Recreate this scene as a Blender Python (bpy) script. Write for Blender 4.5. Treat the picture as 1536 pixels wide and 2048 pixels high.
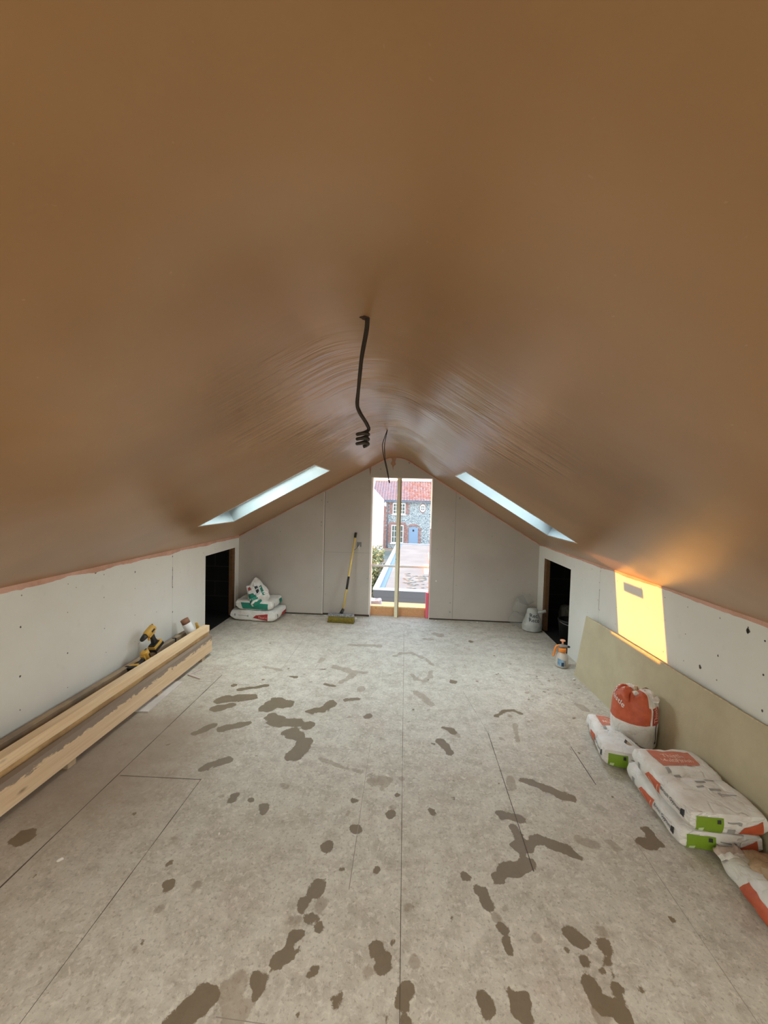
import bpy, bmesh, math, random
import numpy as np
from mathutils import Vector, Matrix, noise
from mathutils.bvhtree import BVHTree
random.seed(7)
for o in list(bpy.data.objects): bpy.data.objects.remove(o)
C = bpy.context.scene.collection
SC = bpy.context.scene

# ---------------- camera, world, sun, exposure ----------------
CAM_Z = 1.7
YAW, PITCH, ROLL, FPX = 0.0568, -0.0371, 0.0261, 771.43
def basis():
    cy, sy, cp, sp = math.cos(YAW), math.sin(YAW), math.cos(PITCH), math.sin(PITCH)
    fw = Vector((-sy*cp, cy*cp, sp)); rt = Vector((cy, sy, 0)); up = rt.cross(fw)
    c, s = math.cos(ROLL), math.sin(ROLL)
    return c*rt + s*up, -s*rt + c*up, fw
r_, u_, f_ = basis()
cam = bpy.data.cameras.new('camera'); camo = bpy.data.objects.new('camera', cam); C.objects.link(camo)
cam.sensor_fit = 'VERTICAL'; cam.sensor_height = 24; cam.lens = 24*FPX/2048; cam.clip_start = .01; cam.clip_end = 500
m = Matrix((r_, u_, -f_)).transposed().to_4x4(); m.translation = (0, 0, CAM_Z); camo.matrix_world = m
SC.camera = camo
SC.view_settings.view_transform = 'Standard'; SC.view_settings.look = 'None'
SC.view_settings.exposure = 0.27; SC.view_settings.gamma = 1; SC.view_settings.use_curve_mapping = False

W = bpy.data.worlds.new('sky'); SC.world = W; W.use_nodes = True
nt = W.node_tree; bg = nt.nodes['Background']
tc = nt.nodes.new('ShaderNodeTexCoord'); sx = nt.nodes.new('ShaderNodeSeparateXYZ'); nt.links.new(tc.outputs['Generated'], sx.inputs[0])
rp = nt.nodes.new('ShaderNodeValToRGB'); nt.links.new(sx.outputs[2], rp.inputs[0]); nt.links.new(rp.outputs[0], bg.inputs[0])
rp.color_ramp.elements[0].position = 0.0; rp.color_ramp.elements[0].color = (1, .97, .93, 1)
rp.color_ramp.elements[1].position = .6; rp.color_ramp.elements[1].color = (.50, .72, 1, 1)
bg.inputs[1].default_value = 3.1

def sun_dir(): return Vector((1, -.168, -.289)).normalized()
sun = bpy.data.lights.new('sun', 'SUN'); sun.energy = 8.5; sun.color = (1, .40, .06); sun.angle = math.radians(.35)
so = bpy.data.objects.new('sun', sun); C.objects.link(so); so.rotation_euler = sun_dir().to_track_quat('-Z', 'Y').to_euler()

def area(name, loc, direction, sx_, sy_, power, color):
    l = bpy.data.lights.new(name, 'AREA'); l.shape = 'RECTANGLE'; l.size = sx_; l.size_y = sy_; l.energy = power; l.color = color
    o = bpy.data.objects.new(name, l); C.objects.link(o); o.location = loc
    o.rotation_euler = Vector(direction).to_track_quat('-Z', 'Y').to_euler(); return o

# room numbers (metres)
XL, XR, D, EL, ER, RX, RZ, YB = -2.381, 1.851, 5.407, 1.105, 1.1145, -.15, 2.334, -2.6
SLL = Vector((RX-XL, 0, RZ-EL)).normalized(); NLL = Vector((SLL.z, 0, -SLL.x))   # up-slope and inward normal, left slope
SLR = Vector((RX-XR, 0, RZ-ER)).normalized(); NLR = Vector((-abs(SLR.z), 0, -abs(SLR.x)))
SKL = (-1.835, -.815, 3.33, 4.03)    # x0,x1,y0,y1 of the ceiling holes
SKR = (.50, 1.443, 3.335, 4.0)
SKL2 = (-1.835, -.815, -.60, .10); SKR2 = (.50, 1.443, -.60, .10)    # second pair beside the camera, unseen and added to light the near room
def zl(x): return EL + (x-XL)*(RZ-EL)/(RX-XL)
def zr(x): return ER + (x-XR)*(RZ-ER)/(RX-XR)

# open sky above the two roof windows; rear and near lamps are added fill
area('rear_fill', (.95, YB-.30, .95), (-.35, 1, -.55), 1.3, 1.1, 30, (1, .96, .90))  # added fill lamp behind an unseen rear window
cl_ = Vector(((SKL[0]+SKL[1])/2, 3.68, zl((SKL[0]+SKL[1])/2))) - NLL*.45
area('left_roof_window_daylight', cl_, NLL, 1.1, .7, 46, (.91, .97, .96))
cl2 = cl_.copy(); cl2.y = -.25; area('near_left_fill', cl2, NLL, 1.1, .7, 38, (1, .93, .83))  # added fill through the unseen near left roof window
cr_ = Vector(((SKR[0]+SKR[1])/2, 3.67, zr((SKR[0]+SKR[1])/2))) - NLR*.45
area('right_roof_window_daylight', cr_, NLR, 1.05, .7, 40, (.78, .88, .97))

cr2 = cr_.copy(); cr2.y = -.25; area('near_right_fill', cr2, NLR, 1.05, .7, 66, (1, .92, .81))  # added fill through the unseen near right roof window

# ---------------- helpers ----------------
class MB:
    def __init__(s): s.v = []; s.f = []; s.m = []; s.sm = []
    def add(s, vs, fs, mat=0, smooth=False):
        b = len(s.v); s.v += [tuple(p) for p in vs]
        for f in fs: s.f.append(tuple(b+i for i in f)); s.m.append(mat); s.sm.append(smooth)
        return s
    def box(s, x0, x1, y0, y1, z0, z1, mat=0, M=None):
        vs = [Vector((x, y, z)) for z in (z0, z1) for y in (y0, y1) for x in (x0, x1)]
        if M is not None: vs = [M @ p for p in vs]
        return s.add(vs, [(0,2,3,1),(4,5,7,6),(0,1,5,4),(2,6,7,3),(0,4,6,2),(1,3,7,5)], mat)
    def quad(s, a, b, c, d, mat=0): return s.add([a,b,c,d], [(0,1,2,3)], mat)
    def prism(s, poly, axis, a0, a1, mat=0, smooth=False):
        # poly: 2D points; axis 'x','y','z'
        def P(p, a): return {'x': (a, p[0], p[1]), 'y': (p[0], a, p[1]), 'z': (p[0], p[1], a)}[axis]
        n = len(poly); vs = [P(p, a0) for p in poly] + [P(p, a1) for p in poly]
        fs = [tuple(range(n)), tuple(range(2*n-1, n-1, -1))] + [(i, i+n, (i+1) % n+n, (i+1) % n) for i in range(n)]
        return s.add(vs, fs, mat, smooth)
    def tube(s, pts, r, n=12, mat=0, caps=True):
        pts = [Vector(p) for p in pts]; rr = r if isinstance(r, (list, tuple)) else [r]*len(pts)
        b = len(s.v); prev = None
        for i, p in enumerate(pts):
            t = (pts[min(i+1, len(pts)-1)]-pts[max(i-1, 0)]).normalized()
            if prev is None:
                a = t.orthogonal().normalized()
            else:
                a = (prev - t*prev.dot(t)).normalized()
            prev = a; c = t.cross(a)
            for k in range(n):
                th = 2*math.pi*k/n; s.v.append(tuple(p + rr[i]*(math.cos(th)*a+math.sin(th)*c)))
        for i in range(len(pts)-1):
            for k in range(n):
                s.f.append((b+i*n+k, b+i*n+(k+1) % n, b+(i+1)*n+(k+1) % n, b+(i+1)*n+k)); s.m.append(mat); s.sm.append(True)
        if caps:
            s.f.append(tuple(b+k for k in range(n-1, -1, -1))); s.m.append(mat); s.sm.append(False)
            e = b+(len(pts)-1)*n; s.f.append(tuple(e+k for k in range(n))); s.m.append(mat); s.sm.append(False)
        return s
    def lathe(s, prof, n=28, M=None, mat=0, sq=None):
        b = len(s.v)
        for (r, z) in prof:
            for k in range(n):
                th = 2*math.pi*k/n; x, y = r*math.cos(th), r*math.sin(th)
                p = Vector((x, y, z)); s.v.append(tuple(M @ p if M is not None else p))
        for i in range(len(prof)-1):
            for k in range(n):
                s.f.append((b+i*n+k, b+i*n+(k+1) % n, b+(i+1)*n+(k+1) % n, b+(i+1)*n+k)); s.m.append(mat); s.sm.append(True)
        s.f.append(tuple(b+k for k in range(n-1, -1, -1))); s.m.append(mat); s.sm.append(False)
        e = b+(len(prof)-1)*n; s.f.append(tuple(e+k for k in range(n))); s.m.append(mat); s.sm.append(False)
        return s
    def blob(s, c, rad, seed=0, n=10, amp=.25, mat=0):
        b = len(s.v); c = Vector(c); nv = n; nh = n*2
        for i in range(nv+1):
            ph = math.pi*i/nv
            for k in range(nh):
                th = 2*math.pi*k/nh; d = Vector((math.sin(ph)*math.cos(th), math.sin(ph)*math.sin(th), math.cos(ph)))
                q = 1+amp*noise.noise(d*1.7+Vector((seed*3.1, seed, 0)))
                s.v.append(tuple(c+Vector((d.x*rad[0], d.y*rad[1], d.z*rad[2]))*q))
        for i in range(nv):
            for k in range(nh):
                s.f.append((b+i*nh+k, b+(i+1)*nh+k, b+(i+1)*nh+(k+1) % nh, b+i*nh+(k+1) % nh)); s.m.append(mat); s.sm.append(True)
        return s
    def build(s, name, mats, parent=None, bevel=0, label=None, recalc=True):
        me = bpy.data.meshes.new(name); me.from_pydata(s.v, [], s.f)
        if not isinstance(mats, (list, tuple)): mats = [mats]
        for x in mats: me.materials.append(x)
        me.polygons.foreach_set('material_index', s.m); me.polygons.foreach_set('use_smooth', s.sm)
        if recalc:
            bm = bmesh.new(); bm.from_mesh(me); bmesh.ops.recalc_face_normals(bm, faces=bm.faces); bm.to_mesh(me); bm.free()
        me.update()
        o = bpy.data.objects.new(name, me); C.objects.link(o)
        if parent is not None: o.parent = parent
        if bevel:
            b = o.modifiers.new('bevel', 'BEVEL'); b.width = bevel; b.segments = 2; b.limit_method = 'ANGLE'
        if label: o['label'] = label
        return o
def tag(o, label, cat, group=None, kind=None):
    o['label'] = label; o['category'] = cat
    if group: o['group'] = group
    if kind: o['kind'] = kind
    return o
def thing(name, loc, label, cat, rz=0, group=None, rot=None):
    o = bpy.data.objects.new(name, None); o.empty_display_size = .1; C.objects.link(o); o.location = loc
    o.rotation_euler = rot if rot else (0, 0, rz)
    return tag(o, label, cat, group)
def struct(o): o['kind'] = 'structure'; return o

def mat(name, col=(.5,.5,.5), rough=.7, metal=0, spec=.5):
    M = bpy.data.materials.new(name); M.use_nodes = True; p = M.node_tree.nodes['Principled BSDF']
    p.inputs['Base Color'].default_value = (*col, 1); p.inputs['Roughness'].default_value = rough
    p.inputs['Metallic'].default_value = metal; p.inputs['Specular IOR Level'].default_value = spec
    return M
class NB:   # node shorthand
    def __init__(s, M): s.t = M.node_tree; s.p = s.t.nodes['Principled BSDF']; s.tc = s.n('ShaderNodeTexCoord')
    def n(s, k, **kw):
        x = s.t.nodes.new(k)
        for a, b in kw.items(): setattr(x, a, b)
        return x
    def l(s, a, b): s.t.links.new(a, b)
    def mapping(s, scale=(1,1,1), rot=(0,0,0), loc=(0,0,0), src=None):
        mp = s.n('ShaderNodeMapping'); mp.inputs['Scale'].default_value = scale; mp.inputs['Rotation'].default_value = rot; mp.inputs['Location'].default_value = loc
        s.l(src or s.tc.outputs['Object'], mp.inputs[0]); return mp.outputs[0]
    def noise(s, scale, detail=4, rough=.55, vec=None, dist=0):
        x = s.n('ShaderNodeTexNoise'); x.inputs['Scale'].default_value = scale; x.inputs['Detail'].default_value = detail
        x.inputs['Roughness'].default_value = rough; x.inputs['Distortion'].default_value = dist
        s.l(vec or s.tc.outputs['Object'], x.inputs['Vector']); return x.outputs['Fac']
    def ramp(s, fac, stops, ease=False):
        x = s.n('ShaderNodeValToRGB'); e = x.color_ramp.elements
        if ease: x.color_ramp.interpolation = 'EASE'
        while len(e) < len(stops): e.new(.5)
        for i, (p, c) in enumerate(stops):
            e[i].position = p; e[i].color = (c, c, c, 1) if isinstance(c, (int, float)) else (*c, 1)
        s.l(fac, x.inputs[0]); return x.outputs[0]
    def mix(s, fac, a, b, mode='MIX'):
        x = s.n('ShaderNodeMix', data_type='RGBA', blend_type=mode)
        for sock, v in ((x.inputs[0], fac), (x.inputs[6], a), (x.inputs[7], b)):
            if isinstance(v, (int, float)): sock.default_value = v
            elif isinstance(v, tuple): sock.default_value = (*v, 1)
            else: s.l(v, sock)
        return x.outputs[2]
    def math(s, op, a, b=0.0):
        x = s.n('ShaderNodeMath', operation=op)
        for sock, v in ((x.inputs[0], a), (x.inputs[1], b)):
            if isinstance(v, (int, float)): sock.default_value = v
            else: s.l(v, sock)
        return x.outputs[0]
    def bump(s, h, strength=.3, dist=.01, normal=None):
        x = s.n('ShaderNodeBump'); x.inputs['Strength'].default_value = strength; x.inputs['Distance'].default_value = dist
        s.l(h, x.inputs['Height'])
        if normal: s.l(normal, x.inputs['Normal'])
        s.l(x.outputs[0], s.p.inputs['Normal']); return x.outputs[0]
    def col(s, c): s.l(c, s.p.inputs['Base Color'])
    def rgh(s, c): s.l(c, s.p.inputs['Roughness'])

# ---------------- materials ----------------
def m_plaster():
    M = mat('fresh_pink_plaster', rough=.45); b = NB(M)
    big = b.noise(.9, 3, .5); mid = b.noise(2.2, 2, .5)
    c = b.mix(b.ramp(big, [(.35, 0.), (.68, 1.)]), (.39, .215, .092), (.28, .145, .056))
    c = b.mix(b.math('MULTIPLY', b.ramp(mid, [(.40, 0.), (.8, 1.)], True), .2), c, (.46, .30, .18))
    sp = b.noise(60, 2, .5); c = b.mix(b.ramp(sp, [(.74, 0.), (.80, .25)]), c, (.60, .42, .30))
    b.col(c)
    v = b.mapping(scale=(1.8, 21, 1.8)); wave = b.noise(1.3, 3, .5, vec=v, dist=.6)
    mask = b.ramp(b.noise(1.1, 3, .5), [(.44, 0.0), (.70, 1.)], True)
    v2 = b.mapping(scale=(3, 34, 3), rot=(0, 0, .12)); w2 = b.noise(1.0, 2, .5, vec=v2)
    xyz = b.n('ShaderNodeSeparateXYZ'); b.l(b.tc.outputs['Object'], xyz.inputs[0])
    reg = b.math('MULTIPLY', b.ramp(b.math('MULTIPLY', xyz.outputs[1], .2), [(.20, 0.), (.34, 1.), (.72, 1.), (1.0, .5)], True), b.ramp(b.math('ABSOLUTE', b.math('ADD', xyz.outputs[0], .1)), [(.45, 1.), (1.0, 0.)], True))
    mask = b.math('ADD', b.math('MULTIPLY', b.math('MULTIPLY', mask, reg), 7.5), .012)
    h = b.math('ADD', b.math('MULTIPLY', wave, mask), b.math('MULTIPLY', w2, b.math('ADD', b.math('MULTIPLY', reg, .6), .012)))
    h = b.math('ADD', h, b.math('MULTIPLY', b.noise(2.2, 1, .4), 1.2))
    b.bump(h, .42, .009)
    b.p.inputs['Roughness'].default_value = .28; b.p.inputs['Specular Tint'].default_value = (1, .84, .70, 1); b.p.inputs['Specular IOR Level'].default_value = .75
    return M
def m_board(name, base, dark):
    M = mat(name, rough=.75); b = NB(M)
    c = b.mix(b.ramp(b.noise(1.5, 4, .6), [(.3, 0.), (.75, 1.)]), base, dark)
    c = b.mix(b.ramp(b.noise(14, 3, .6), [(.62, 0.), (.75, .25)]), c, tuple(x*.8 for x in base)); b.col(c)
    b.bump(b.noise(180, 2, .5), .05, .002); return M
def m_wood(name, a, bb, k=.0, scale=1., dirt=None):
    M = mat(name, rough=.68); b = NB(M)
    v = b.mapping(scale=(30*scale, 1.1*scale, 30*scale)); g = b.noise(1.5, 5, .6, vec=v, dist=1.2)
    c = b.mix(b.ramp(g, [(.3, 0.), (.7, 1.)]), a, bb)
    vo = b.n('ShaderNodeTexVoronoi'); vo.inputs['Scale'].default_value = 2.2; b.l(b.mapping(scale=(4, 1.5, 4)), vo.inputs['Vector'])
    kn = b.ramp(vo.outputs['Distance'], [(.03, 1.), (.12, 0.)]); c = b.mix(b.math('MULTIPLY', kn, .8), c, tuple(x*.35 for x in bb))
    if dirt:
        dn = b.ramp(b.noise(3.5, 4, .65), [(.45, 0.), (.6, 1.)]); c = b.mix(b.math('MULTIPLY', dn, dirt[1]), c, dirt[0])
    b.col(c); b.bump(g, .25, .003); return M
def m_noise(name, a, bb, s=8, rough=.7, bump=0, bs=30):
    M = mat(name, rough=rough); b = NB(M); b.col(b.mix(b.ramp(b.noise(s, 4, .6), [(.35, 0.), (.65, 1.)]), a, bb))
    if bump: b.bump(b.noise(bs, 3, .6), bump, .01)
    return M
PL = m_plaster()
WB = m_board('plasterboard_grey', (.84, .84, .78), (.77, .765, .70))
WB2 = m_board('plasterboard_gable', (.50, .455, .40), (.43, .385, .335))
DOT = mat('filler_dots', (.10, .085, .07), .9)
DOT2 = mat('screw_marks', (.30, .28, .25), .8)
SEAM = mat('board_seam', (.20, .17, .14), .9)
EDGE = mat('board_edge_paper', (.82, .78, .72), .8)
PSTR = m_noise('wet_plaster_strip', (.72, .43, .32), (.58, .32, .22), 6, .6, .4)
PDK = m_noise('dark_plaster_edge', (.33, .16, .085), (.45, .25, .15), 9, .6, .3)
VOID = m_noise('void_blockwork', (.006, .0065, .006), (.004, .004, .004), 5, .9)
VLINE = mat('void_mortar', (.030, .031, .029), .9)
STUD = m_wood('stud_timber', (.17, .085, .030), (.11, .05, .018))
TIM_A = m_wood('timber_pale', (.88, .68, .44), (.72, .50, .28))
TIM_B = m_wood('timber_yellow', (.66, .44, .20), (.42, .25, .10), dirt=((.30, .17, .07), .75))
TIM_C = m_wood('timber_rough', (.76, .58, .38), (.62, .43, .25))
_b = NB(TIM_C); _x = _b.n('ShaderNodeSeparateXYZ'); _b.l(_b.tc.outputs['Object'], _x.inputs[0])
_e = _b.math('ADD', _x.outputs[2], _b.math('MULTIPLY', _b.math('SUBTRACT', _b.noise(1.0, 6, .7, vec=_b.mapping(scale=(2, 9, 25))), .5), .16))
_c = TIM_C.node_tree.nodes['Principled BSDF'].inputs['Base Color'].links[0].from_socket
_b.col(_b.mix(_b.ramp(_e, [(.120, 0.), (.128, 1.)]), _c, (.27, .205, .155)))
TIM_D = m_wood('timber_dirty', (.50, .38, .25), (.36, .25, .15), dirt=((.26, .20, .15), .8))
TDIRT = m_noise('mortar_dirt', (.33, .26, .21), (.42, .34, .27), 12, .9, .4)
CEMB = m_noise('cement_board_face', (.56, .495, .33), (.49, .425, .28), 5, .8, .12, 90)
CEDG = m_noise('cement_board_edge', (.70, .58, .40), (.50, .40, .25), 40, .8, .6)
SACK = mat('paper_sack_white', (.72, .70, .65), .55); _b = NB(SACK)
_b.col(_b.mix(_b.ramp(_b.noise(9, 4, .6), [(.45, 0.), (.7, .6)]), (.82, .81, .77), (.66, .57, .49))); _v = _b.n('ShaderNodeTexVoronoi', feature='DISTANCE_TO_EDGE'); _v.inputs['Scale'].default_value = 9; _b.l(_b.mix(.12, _b.tc.outputs['Object'], _b.n('ShaderNodeTexNoise').outputs['Color']), _v.inputs['Vector']); _b.bump(_b.math('ADD', _b.noise(16, 5, .65), _b.math('MULTIPLY', _b.ramp(_v.outputs['Distance'], [(0., 0.), (.09, 1.)]), .45)), .55, .012)
SRED = m_noise('sack_red', (.62, .13, .055), (.50, .095, .04), 20, .5)
SREDF = m_noise('sack_red_faded', (.60, .22, .15), (.55, .17, .11), 20, .6)
SDRED = mat('sack_dark_red', (.38, .03, .025), .5)
SGRN = mat('sack_green', (.20, .34, .015), .5)
STEAL = m_noise('sack_teal', (.012, .26, .17), (.02, .20, .14), 12, .5)
SBLK = mat('print_black', (.03, .03, .035), .6)
SGRY = mat('print_grey', (.36, .35, .33), .6)
SPNK = mat('print_pale_pink', (.80, .55, .45), .6)
SLIM = mat('print_pale_green', (.55, .68, .35), .6)
TWHT = mat('white_trim', (.86, .86, .84), .5)
KRAFT = m_noise('kraft_inside', (.50, .38, .27), (.40, .29, .19), 15, .8, .3)
PLUMP = m_noise('plaster_lumps', (.55, .40, .26), (.44, .31, .19), 12, .9, .5)
BLK = mat('black_plastic', (.015, .014, .013), .45)
YEL = mat('tool_yellow', (.62, .36, .06), .5)
BYEL = mat('handle_yellow', (.72, .52, .14), .4)
BRIS = m_noise('bristle_yellow', (.33, .25, .035), (.20, .15, .02), 80, .8, .8, 120)
BHEAD = m_noise('splattered_grey', (.11, .105, .11), (.36, .35, .34), 45, .7)
MET = mat('steel', (.6, .6, .6), .3, 1)
ORG = mat('orange_plastic', (.85, .27, .035), .4)
GRYP = mat('grey_plastic', (.30, .28, .25), .5)
CHIP = m_noise('white_chip', (.80, .77, .70), (.65, .60, .52), 20, .8)
CABL = mat('grey_cable', (.030, .022, .015), .6)
CABK = mat('dark_cable', (.015, .008, .008), .6)
GLASS = bpy.data.materials.new('window_glass'); GLASS.use_nodes = True; _t = GLASS.node_tree; _t.nodes.clear()
_o = _t.nodes.new('ShaderNodeOutputMaterial'); _tr = _t.nodes.new('ShaderNodeBsdfTransparent'); _gl = _t.nodes.new('ShaderNodeBsdfGlossy'); _gl.inputs['Roughness'].default_value = .02
_mx = _t.nodes.new('ShaderNodeMixShader'); _mx.inputs[0].default_value = .06; _t.links.new(_tr.outputs[0], _mx.inputs[1]); _t.links.new(_gl.outputs[0], _mx.inputs[2]); _t.links.new(_mx.outputs[0], _o.inputs[0])
_tr.inputs[0].default_value = (.97, .99, .98, 1)
POLY = bpy.data.materials.new('clear_polythene'); POLY.use_nodes = True; _t = POLY.node_tree; _t.nodes.clear()
_o = _t.nodes.new('ShaderNodeOutputMaterial'); _tr = _t.nodes.new('ShaderNodeBsdfTransparent'); _gl = _t.nodes.new('ShaderNodeBsdfPrincipled'); _gl.inputs['Roughness'].default_value = .25; _gl.inputs['Base Color'].default_value = (.6, .62, .58, 1)
_mx = _t.nodes.new('ShaderNodeMixShader'); _mx.inputs[0].default_value = .13; _t.links.new(_tr.outputs[0], _mx.inputs[1]); _t.links.new(_gl.outputs[0], _mx.inputs[2]); _t.links.new(_mx.outputs[0], _o.inputs[0])

# ---------------- floor ----------------
STAINS = [('d',[(-1.479,3.284)],0.022),('d',[(-1.397,3.221),(-1.301,3.259),(-1.193,3.316)],0.025),('d',[(-1.481,3.037),(-1.37,3.081),(-1.253,3.118)],0.062),('d',[(-1.451,2.912),(-1.382,2.963)],0.045),
('d',[(-1.059,2.953),(-1.018,3.071),(-0.937,3.025)],0.065),('d',[(-0.932,2.774),(-0.846,2.776),(-0.776,2.796)],0.055),('d',[(-0.989,2.847),(-0.921,2.807)],0.05),('d',[(-0.678,2.755)],0.052),
('d',[(-0.783,2.671),(-0.714,2.631)],0.06),('d',[(-0.658,2.569),(-0.668,2.468),(-0.683,2.427)],0.062),('d',[(-1.447,2.593),(-1.406,2.639),(-1.367,2.685)],0.026),('d',[(-1.293,2.656),(-1.206,2.702),(-1.117,2.748)],0.03),
('d',[(-0.695,2.947),(-0.62,2.97),(-0.566,3.08)],0.042),('d',[(-0.254,2.93)],0.03),('l',[(-0.352,3.336)],0.038),('l',[(-0.66,3.767),(-0.49,3.675),(-0.353,3.669)],0.035),
('l',[(-0.446,3.637),(-0.546,3.454)],0.035),('l',[(-0.829,3.915),(-0.838,3.865)],0.03),('l',[(-0.074,4.096),(-0.005,4.185),(0.105,4.198),(0.231,4.08)],0.022),('l',[(0.252,4.057),(0.32,3.905)],0.02),
('l',[(0.098,3.678),(0.134,3.579),(0.208,3.558),(0.273,3.636),(0.291,3.765)],0.02),('l',[(0.137,3.336),(0.199,3.258),(0.256,3.152)],0.027),('d',[(0.321,2.837),(0.371,2.817),(0.396,2.783)],0.022),('d',[(0.278,2.672),(0.314,2.621),(0.342,2.561)],0.026),
('d',[(-1.207,2.251),(-1.15,2.315),(-1.088,2.34)],0.03),('d',[(-0.914,2.058)],0.03),('d',[(-0.919,2.033)],0.03),('d',[(-0.716,1.989)],0.028),
('d',[(-0.817,2.045)],0.014),('l',[(-0.66,2.157)],0.027),('l',[(-0.155,2.256),(-0.086,2.258)],0.045),('d',[(0.0,2.152)],0.017),
('d',[(-0.034,2.009)],0.025),('l',[(-0.025,2.064)],0.014),('d',[(-0.245,2.09)],0.018),('d',[(-0.205,1.913)],0.028),
('d',[(0.192,2.039)],0.032),('d',[(-0.332,1.796)],0.023),('l',[(0.022,2.281)],0.012),('l',[(-0.511,2.414),(-0.359,2.349),(-0.232,2.317)],0.012),
('d',[(-0.979,1.549)],0.024),('l',[(-0.864,1.569)],0.02),('l',[(-0.959,1.452)],0.018),('d',[(-0.347,1.619),(-0.345,1.582)],0.028),
('d',[(-0.371,1.533),(-0.381,1.506)],0.026),('l',[(-0.308,1.536),(-0.312,1.516)],0.02),('l',[(-0.393,1.462)],0.026),('d',[(-0.341,1.472)],0.028),
('d',[(-0.298,1.444)],0.018),('d',[(-0.363,1.42),(-0.39,1.391),(-0.396,1.361)],0.026),('d',[(-0.392,1.348),(-0.424,1.335),(-0.429,1.322)],0.032),('d',[(-0.355,1.37)],0.018),
('d',[(-0.457,1.269),(-0.46,1.255)],0.04),('l',[(-0.546,1.232)],0.052),('d',[(-0.632,1.205),(-0.656,1.174),(-0.674,1.138)],0.05),('d',[(-0.088,1.698)],0.018),
('d',[(-0.284,1.305)],0.022),('d',[(-0.068,1.39)],0.026),('d',[(-0.035,1.346),(-0.026,1.337)],0.03),('l',[(-0.094,1.314)],0.016),
('d',[(-0.195,1.219)],0.028),('d',[(0.045,1.28),(0.037,1.243)],0.027),('d',[(0.044,1.193)],0.02),('d',[(0.315,1.699)],0.03),
('d',[(0.356,1.644),(0.373,1.631)],0.028),('d',[(0.383,1.609),(0.397,1.582)],0.026),('l',[(0.414,1.538)],0.02),('l',[(0.078,1.359)],0.016),
('d',[(0.317,1.26)],0.036),('l',[(0.057,1.55)],0.016),('l',[(-0.511,1.189),(-0.505,1.158)],0.045),('d',[(0.427,1.501)],0.022),
('d',[(0.43,1.453),(0.437,1.43)],0.018),('d',[(0.462,1.702)],0.026),('d',[(0.497,1.745),(0.568,1.765),(0.622,1.789)],0.03),('d',[(0.7,1.495),(0.715,1.485)],0.028),
('d',[(0.82,1.477),(0.821,1.457)],0.028),('d',[(0.802,1.419)],0.014),('d',[(0.763,1.387)],0.013),('d',[(0.797,1.378)],0.013),
('d',[(0.71,1.415)],0.016),('d',[(0.657,1.443)],0.014),('d',[(0.698,1.335),(0.707,1.295),(0.747,1.291),(0.765,1.27)],0.028),('d',[(0.786,1.341),(0.78,1.307)],0.022),
('d',[(0.43,1.28),(0.43,1.246)],0.03),('l',[(0.824,1.518)],0.026),('l',[(0.696,1.256)],0.026),('d',[(1.137,1.591)],0.012),
('d',[(0.865,1.339)],0.012),('l',[(0.553,1.476)],0.012),('d',[(0.568,2.063),(0.607,2.06),(0.653,2.035)],0.028),('d',[(0.603,1.996),(0.61,1.928),(0.609,1.866)],0.02),
('d',[(0.589,1.872),(0.66,1.89),(0.719,1.92),(0.771,1.916),(0.824,1.89)],0.03),('d',[(0.824,1.89),(0.852,1.857),(0.88,1.842)],0.02),('d',[(0.606,1.847),(0.62,1.792)],0.016),('d',[(0.75,2.34),(0.835,2.306),(0.899,2.265),(0.959,2.228),(0.998,2.213)],0.03),
('l',[(0.689,2.347),(0.673,2.264)],0.022),('d',[(1.299,2.023),(1.309,1.962)],0.027),('d',[(1.237,1.956),(1.279,1.937)],0.024),('l',[(1.082,1.92)],0.03),
('l',[(0.925,1.943),(0.986,1.918)],0.025),('d',[(0.764,3.035),(0.834,3.114),(0.92,3.138),(0.97,3.092)],0.02),('l',[(0.867,3.046)],0.018),('l',[(0.873,2.925),(0.836,2.727)],0.014),
('l',[(0.723,2.739)],0.02),('d',[(0.483,3.569)],0.042),('l',[(1.501,3.26),(1.523,3.201)],0.03),('l',[(-1.179,3.629),(-1.345,3.676)],0.02),
('d',[(-0.798,3.684),(-0.751,3.7)],0.012),('l',[(0.387,2.8),(0.418,2.755)],0.02),('d',[(-1.82,1.717)],0.045),('l',[(0.409,4.834),(0.469,4.806)],0.06),
('d',[(0.813,4.63)],0.035),('l',[(0.274,4.643),(0.346,4.636)],0.03),('l',[(-0.598,4.342),(-0.253,4.355)],0.03),('d',[(-1.046,3.517),(-0.994,3.502)],0.02),
('d',[(-0.465,3.146),(-0.364,3.181)],0.02),('d',[(-0.688,3.4),(-0.6,3.372)],0.018)]
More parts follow.
